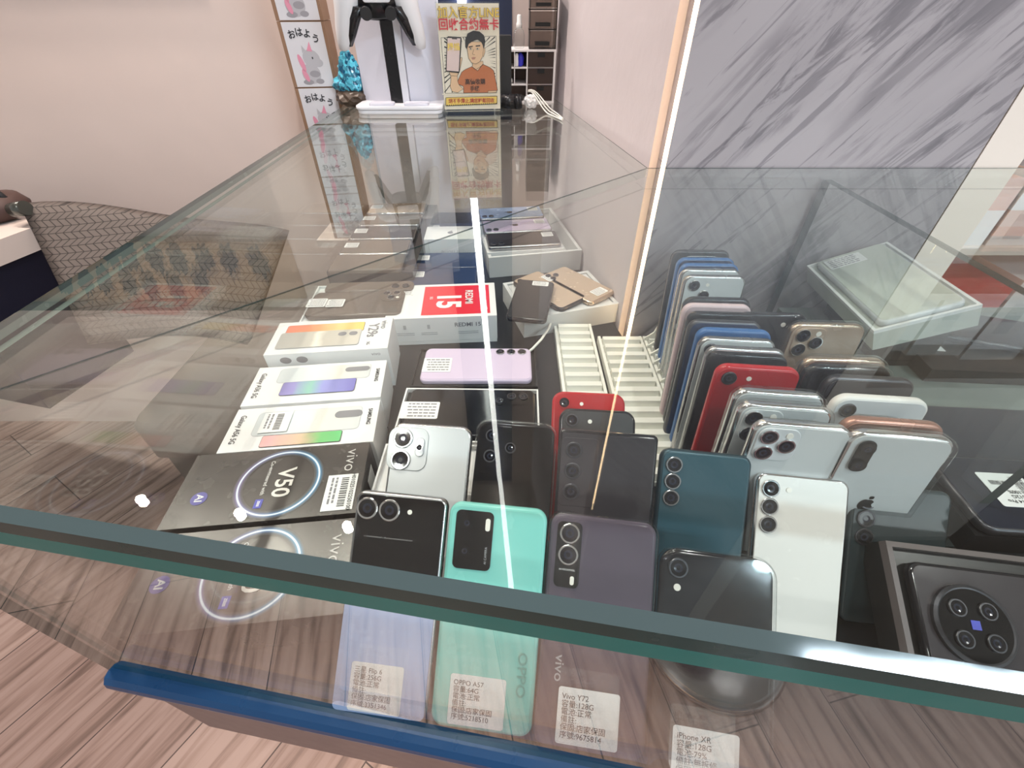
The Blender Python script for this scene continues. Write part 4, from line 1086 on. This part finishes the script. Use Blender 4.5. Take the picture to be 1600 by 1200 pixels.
for z in (.0035, .0305, .0565):
    h = .0235 if z < .05 else .0215
    mb = MB(); mb.box((-.0005, Y0 + .001, z), (X1 - .004, Y1 - .002, z + h)); d = mb.build('drawer', db, org)
    mb = MB(); mb.box((.017, Y0 + .0002, z + h - .007), (.030, Y0 + .0008, z + h - .0005)); mb.build('finger_notch', cs_b, d)
# smoked drawers on top
sd = thing('smoked_drawer_box', 'smoked clear three-drawer box standing on the white organiser', 'drawer box', (.0565, 1.037, GLASS_Z + .0825))
fr = mat('smoke_frame', (.03, .022, .020), .2)
for k in range(3):
    mb = MB(); z = k*.0275; mb.box((-.024, -.030, z + .002), (.021, .030, z + .025)); mb.build('drawer', smoke, sd)
    mb = MB(); mb.box((-.014, -.018, z + .004), (.012, .012, z + .009)); tag(mb.build('small_parts', rub, None, (.0565, 1.037, GLASS_Z + .0825)), 'dark small parts lying in the %s smoked drawer' % ('lowest', 'middle', 'top')[k], 'parts', 'small parts in the smoked drawers')
mb = MB()
for z in (0, .0265, .054, .0815): mb.box((-.026, -.032, z), (.023, .032, z + .0018))
for x in (-.026, .0215): mb.box((x, -.032, .0018), (x + .0015, .032, .0815))
mb.build('frame', fr, sd)
# spray bottle
sb = thing('spray_bottle', 'small clear spray bottle with a white cap on the organiser', 'bottle', (-.0005, 1.030, GLASS_Z + .0822))
sb.location.x = .0130
mb = MB(); mb.lathe([(.0085, 0), (.010, .002), (.010, .020), (.008, .026), (.0045, .029)], 20); mb.build('bottle_body', acrylic, sb)
mb = MB(); mb.lathe([(.0052, .0285), (.0052, .036), (.0040, .0375), (.0040, .046), (.0030, .048)], 20); mb.build('cap', white_paper, sb)
# little things in cubbies
mb = MB(); mb.lathe([(.003, 0), (.006, .003), (.0055, .008), (.007, .012), (.004, .018), (.0015, .021)], 12)
tag(mb.build('blue_trinket', mat('royal_blue', (.03, .03, .55), .3), None, (.0155, 1.012, GLASS_Z + .0562)), 'royal blue trinket in the upper cubby of the organiser', 'trinket')
mb = MB(); mb.lathe([(.002, 0), (.0035, .002), (.0035, .016), (.002, .020)], 12)
tag(mb.build('white_tube', white_paper, None, (.0105, 1.008, GLASS_Z + .0562)), 'small white tube beside the blue trinket in the cubby', 'tube')
bpy.data.objects['white_tube'].location.x = .0085
mb = MB(); mb.cyl((-.007, 0, .004), (.007, 0, .0045), .004, .0032, 14)
tag(mb.build('white_trinket', white_paper, None, (-.006, 1.012, GLASS_Z + .0302)), 'small white trinket lying in the lower left cubby', 'trinket')
# black upright case behind the sign
mb = MB(); slab_y(mb, .022, .105, .012, .003, .001, 0, 0, .0525, 0)
tag(mb.build('black_case', rub, None, (-.012, .945, GLASS_Z + .0005)), 'narrow black case standing behind the right edge of the sign', 'case')
# black bottle lying, crumpled tissue, cable loops
bt = thing('black_cylinder', 'black cylindrical lamp lying right of the cartoon sign', 'cylinder', (-.006, .930, GLASS_Z + .0125), (0, 0, R(-6)))
mb = MB(); 
for a, b, r0, r1 in ((-.014, .012, .0115, .0115), (.012, .020, .0118, .0118), (.020, .024, .0118, .010)): mb.cyl((a, 0, 0), (b, 0, 0), r0, r1, 28)
mb.build('barrel', cs_b, bt); mb = MB(); mb.cyl((.024, 0, 0), (.0246, 0, 0), .0085, n=24); mb.build('end_glass', lens_black, bt)
import bmesh
bm = bmesh.new(); bmesh.ops.create_icosphere(bm, subdivisions=3, radius=1); rnd = random.Random(11)
for v in bm.verts: v.co *= 1 + rnd.uniform(-.16, .16); v.co = Vector((v.co.x*.012, v.co.y*.010, .0115 + v.co.z*.0105))
me = bpy.data.meshes.new('tissue'); bm.to_mesh(me); bm.free(); me.materials.append(white_paper)
o = bpy.data.objects.new('tissue', me); COL.objects.link(o); o.location = (.034, .938, GLASS_Z); tag(o, 'crumpled white tissue beside the black cylinder', 'tissue')
mb = MB()
for k in range(3):
    pts = [];
    for i in range(16):
        t = i/15; pts.append((.030 + .052*t + .004*k*math.sin(3*t), .965 - .135*t + .012*k*math.sin(math.pi*t), GLASS_Z + .0016 + .030*(1 - t)**2*math.sin(math.pi*min(1, t*1.2 + .25)) + .001*k))
    mb.tube(pts, .0011, 8)
tag(mb.build('cable', cream_plastic), 'thin white cable looping over the counter beside the organiser', 'cable')

# stack of illustrated gift boxes left of the counter
kraft = mat('kraft_card', (.30, .17, .10), .6); pic_white = mat('print_white', (.72, .70, .72), .45)
pinkp = mat('print_pink', (.75, .30, .40), .5); greyp = mat('print_grey', (.50, .48, .50), .5); greyd = mat('print_dark_grey', (.34, .32, .34), .5)
names = ['lowest in its stack', 'second from the bottom', 'third from the bottom', 'fourth from the bottom', 'topmost in its stack']
SZ = .0935
for k in range(5):
    t = thing('gift_box', 'brown gift box with a unicorn picture, %s' % names[k], 'gift box', (-.3620, 1.000, CAMZ - .4010 + k*SZ + .0003), (0, 0, R(9)), 'stack of unicorn gift boxes')
    S = .076
    mb = MB(); mb.box((-S/2, -S/2, 0), (S/2, S/2, SZ - .0008)); mb.build('carton', kraft, t)
    mb = MB(); mb.box((-S/2 + .006, -S/2 - .0004, .001), (S/2 - .005, -S/2 - .0001, SZ - .0015)); pc = mb.build('picture_panel', pic_white, t)
    mb = MB()
    def el(cx, cz, rx, rz, mi, y, a0=0, a1=360, rot=0):
        pts = []
        for i in range(20):
            a = R(a0 + (a1 - a0)*i/20); x, z = rx*math.cos(a), rz*math.sin(a); cr2, sr2 = math.cos(R(rot)), math.sin(R(rot))
            pts.append((cx + x*cr2 - z*sr2, y, cz + x*sr2 + z*cr2))
        mb.add(pts, [tuple(range(20))], mi)
    yb = -S/2 - .0005
    el(-.002, .020, .016, .015, 0, yb); el(.004, .042, .0145, .013, 0, yb - .0001, rot=-20); el(.014, .036, .008, .006, 0, yb - .0002)
    el(-.014, .036, .004, .013, 1, yb - .0003, rot=15); el(-.012, .018, .004, .010, 1, yb - .0003, rot=20)
    mb.add([(-.001, yb - .0003, .053), (.008, yb - .0003, .052), (.006, yb - .0003, .066)], [(0, 1, 2)], 1)
    mb.add([(-.009, yb - .0003, .050), (-.003, yb - .0003, .054), (-.008, yb - .0003, .061)], [(0, 1, 2)], 0)
    el(.006, .043, .0012, .0018, 2, yb - .0004); el(-.010, .008, .009, .004, 3, yb - .0001); el(.010, .009, .007, .004, 3, yb - .0001); el(.004, .020, .009, .005, 3, yb - .0001)
    mb.build('unicorn_picture', [greyp, pinkp, ink, greyd], pc)
    for j, ch in enumerate('おはよう'):
        text(ch, .013, ink, pc, (-.019 + j*.0125, yb - .0006, .075 + (0, .003, .001, -.006)[j]), (R(90), R((-10, -3, 5, 15)[j]), 0), .0003)
# cabinet carrying the stack
wsf = thing('wall_bracket_shelf', 'small cream shelf on the back wall under the stack of gift boxes', 'shelf', (-.372, BACK - .001, CAMZ - .4012))
mb = MB(); mb.box((-.060, -.172, -.014), (.049, 0, 0)); mb.build('shelf_board', mat('cab_cream', (.66, .56, .50), .5), wsf)
for sx in (-.04, .03):
    mb = MB(); mb.add([(sx - .003, 0, -.0142), (sx - .003, -.12, -.0142), (sx - .003, 0, -.10), (sx + .003, 0, -.0142), (sx + .003, -.12, -.0142), (sx + .003, 0, -.10)], [(0,1,2), (5,4,3), (0,3,4,1), (1,4,5,2), (2,5,3,0)]); mb.build('bracket', MATS['cab_cream'], wsf)

# ------------------------------------------------------------------ left: woven chair and white bench
def weave():
    m = mat('woven_grey', (.16, .13, .12), .7); b = m.node_tree.nodes['Principled BSDF']
    tc = N(m, 'ShaderNodeTexCoord'); sp_ = N(m, 'ShaderNodeSeparateXYZ'); Lk(m, tc.outputs['Object'], sp_.inputs[0])
    def mt(op, a, b_=None, c=None):
        n = N(m, 'ShaderNodeMath', operation=op)
        for i, v in enumerate((a, b_, c)):
            if v is None: continue
            if isinstance(v, (int, float)): n.inputs[i].default_value = v
            else: Lk(m, v, n.inputs[i])
        return n.outputs[0]
    xs = mt('MULTIPLY', sp_.outputs[0], 80.0); zs = mt('MULTIPLY', sp_.outputs[2], 105.0)
    col = mt('PINGPONG', mt('MULTIPLY', zs, 1.0), 1.0)                       # zigzag
    saw = mt('FRACT', mt('ADD', xs, col))
    gap1 = mt('LESS_THAN', saw, .16)
    gap2 = mt('LESS_THAN', mt('PINGPONG', zs, .5), .05)
    gp = mt('MAXIMUM', gap1, gap2)
    mx = N(m, 'ShaderNodeMix', data_type='RGBA'); mx.inputs[6].default_value = (.115, .095, .085, 1); mx.inputs[7].default_value = (.025, .02, .018, 1)
    Lk(m, gp, mx.inputs[0]); Lk(m, mx.outputs[2], b.inputs['Base Color'])
    bp = N(m, 'ShaderNodeBump'); bp.inputs['Strength'].default_value = .6; bp.inputs['Distance'].default_value = .004; bp.invert = True
    Lk(m, gp, bp.inputs['Height']); Lk(m, bp.outputs[0], b.inputs['Normal'])
    return m
weave_m = weave()
ch = thing('woven_chair', 'chair with a grey herringbone woven backrest standing against the pink wall', 'chair', (-.80, .80, 0), (0, 0, 0))
# backrest: curved sheet, wide at the top and narrowing downward
A = at(38, 332, y=.86); Bp = at(95, 470, y=.74); 
zt_, zb_ = A.z, Bp.z
mb = MB(); nx, nz = 20, 12; rows = []
for j in range(nz + 1):
    v = j/nz; ring = []
    for i in range(nx + 1):
        u = i/nx
        xl = A.x + (Bp.x - A.x)*v*(zt_ - .655)/(zt_ - zb_)*1.15; xr = -.45 - .05*v
        x = xl + (xr - xl)*u
        z = zt_ - (zt_ - .655)*v + .012*math.cos(math.pi*2*(u - .05))*(1 - v) - .055*u*u*(1 - v)
        yy = .86 - .12*v*(zt_ - .655)/(zt_ - zb_) + .03*math.sin(math.pi*u)
        ring.append((x, yy, z))
    rows.append(ring)
vs = [p for r_ in rows for p in r_] + [(p[0], p[1] + .022, p[2]) for r_ in rows for p in r_]
fs = []; o2 = (nx+1)*(nz+1)
for j in range(nz):
    for i in range(nx):
        a = j*(nx+1) + i; fs.append((a, a + nx + 1, a + nx + 2, a + 1)); fs.append((o2 + a, o2 + a + 1, o2 + a + nx + 2, o2 + a + nx + 1))
for i in range(nx): fs.append((i, i + 1, o2 + i + 1, o2 + i)); q = nz*(nx+1) + i; fs.append((q + 1, q, o2 + q, o2 + q + 1))
for j in range(nz): a = j*(nx+1); fs.append((a + nx + 1, a, o2 + a, o2 + a + nx + 1)); b = a + nx; fs.append((b, b + nx + 1, o2 + b + nx + 1, o2 + b))
loc0 = Vector((-.80, .80, 0))
mb.add([tuple(Vector(v) - loc0) for v in vs], fs, 0, None, True); mb.build('backrest', weave_m, ch)
mb = MB(); mb.cyl((A.x - loc0.x - .012, .055, zt_ + .006), (A.x - loc0.x + .020, .050, zt_ + .012), .013, .013, 20); mb.build('top_rail', mat('rail_metal', (.12, .13, .12), .2, .7), ch)
seat_m = mat('seat_brown', (.13, .105, .09), .7)
mb = MB(); rg = lambda z, i_: [(x, y, z) for x, y in rrect(.44 - 2*i_, .40 - 2*i_, .03, 5, .15, .09)]
mb.loft([rg(.31, .008), rg(.315, 0), rg(.41, 0), rg(.425, .010)], 0, None, (0, 0)); mb.build('seat', seat_m, ch)
mb = MB(); mb.box((-.05, -.09, .06), (.35, .27, .309)); mb.build('seat_base', mat('base_taupe', (.12, .10, .085), .7), ch)
for (x, y) in ((-.02, -.06), (.32, -.06), (-.02, .24), (.32, .24)):
    mb = MB(); mb.cyl((x, y, 0), (x, y, .0595), .018, .022); mb.build('leg', dark_metal, ch)
# white bench with a dark front, left of the chair
bn = thing('white_bench', 'white topped ledge with a dark navy side at the far left beside the woven chair', 'bench', (-1.2, .62, 0))
A1 = at(0, 374, z=-.33); A2 = at(46, 357, z=-.33); zt2 = CAMZ - .33
dd = Vector((A2.x - A1.x, A2.y - A1.y, 0)).normalized(); nn = Vector((-dd.y, dd.x, 0))
L0 = Vector((-1.2, .62, 0))
def slabq(mb, a, b, w, z0, z1, ins=0):
    q = [a + nn*w, a + nn*ins, b + nn*ins, b + nn*w]
    prism(mb, [tuple(p - L0)[:2] for p in q], z0, z1)
a = Vector((A1.x, A1.y, 0)) - dd*.12; b = Vector((A2.x, A2.y, 0)) + dd*.035
mb = MB(); slabq(mb, a, b, .40, zt2 - .040, zt2); mb.build('ledge', mat('ledge_white', (.66, .57, .52), .4), bn)
mb = MB(); slabq(mb, a, b, .40, 0.50, zt2 - .0405, .008); mb.build('side', mat('bench_navy', (.005, .006, .020), .5), bn)
mb = MB(); mb.box((-1.40 - L0.x, .86 - L0.y, .52), (-1.18 - L0.x, BACK - .001 - L0.y, .68)); mb.build('wall_mount', MATS['bench_navy'], bn)
bp_ = at(2, 352, z=-.33)
bk = thing('brown_bag', 'dark brown bag lying on the white ledge at far left', 'bag', (bp_.x - .04, bp_.y + .04, zt2 + .0004))
mb = MB(); mb.lathe([(.02, 0), (.055, .004), (.062, .020), (.050, .038), (.02, .045)], 20); mb.build('body', mat('bag_brown', (.06, .030, .025), .6), bk)
mb = MB(); mb.tube([(-.03, 0, .040), (-.02, 0, .058), (.03, 0, .055), (.045, 0, .030)], .006); mb.build('strap', rub, bk)

# ------------------------------------------------------------------ right recess: shelves with boxes
shf = thing('wall_shelf', 'white wall shelving in the recess right of the marble panel', 'shelf', (.80, .75, 0))
mb = MB()
SHV = [(.70), (.865), (1.03), (1.22), (1.40)]
for z in SHV: mb.box((-.195, -.11, z - .012), (.6, .108, z))
mb.build('shelf_board', mat('shelf_cream', (.72, .64, .58), .4), shf)
mb = MB(); mb.box((-.199, -.115, .4), (-.1955, .109, CEIL - .01)); mb.build('side_panel', mat('shelf_side', (.75, .66, .58), .5), shf)
def shelf_box(x, y, z, w, d, h, ma, mbm, label):
    t = thing('boxed_product', label, 'box', (x, y, z), (0, 0, 0), 'boxed products on the recess shelves')
    mb = MB(); mb.box((0, 0, 0), (w, d, h*.55)); mb.build('lower_half', mbm, t)
    mb = MB(); mb.box((0, 0, h*.551), (w, d, h)); mb.build('upper_half', ma, t)
    mb = MB(); mb.box((w*.18, -.0006, h*.10), (w*.45, -.0001, h*.45)); mb.build('printed_panel', pale_ink, t)
redb = mat('shelf_red', (.55, .03, .03), .4); ornb = mat('shelf_orange', (.60, .22, .12), .4); wt = mat('shelf_white', (.72, .70, .70), .4)
for j, z in enumerate(SHV[:4]):
    for i in range(4):
        shelf_box(.615 + i*.105, .648, z + .0003, .098, .13, .085 + .01*((i + j) % 3), (wt, redb, wt, ornb)[(i + j*3) % 4] if j < 3 else wt, wt,
                  '%s topped box on the %s shelf of the recess, %s from the marble side' % (('white', 'red', 'white', 'orange')[(i + j*3) % 4] if j < 3 else 'white', ('lowest', 'second', 'third', 'fourth')[j], ('first', 'second', 'third', 'fourth')[i]))

# ------------------------------------------------------------------ bar stool in front of the counter (its chrome foot mirrors in the front pane)
Vp = at(1112, 985, z=-(CAMZ - .006))
nn2 = Vector((.1604, .987)); P0 = Vector((0, .0642))
v2 = Vector((Vp.x, Vp.y)); dist = (v2 - P0).dot(nn2); m2 = v2 - nn2*2*dist
st = thing('bar_stool', 'chrome footed bar stool whose round base mirrors in the front glass', 'stool', (m2.x, m2.y, 0))
mb = MB(); mb.lathe([(.165, 0), (.168, .003), (.160, .008), (.090, .014), (.035, .022), (.028, .040)], 64); mb.build('foot', chrome, st)
mb = MB(); mb.cyl((0, 0, .038), (0, 0, .56), .024, n=28); mb.build('column', chrome, st)
mb = MB(); mb.lathe([(.12, .56), (.165, .57), (.175, .60), (.16, .625), (.05, .635)], 40); mb.build('seat', mat('stool_red', (.10, .008, .008), .5), st)

for o in bpy.data.objects:
    if '_T' in o: del o['_T']
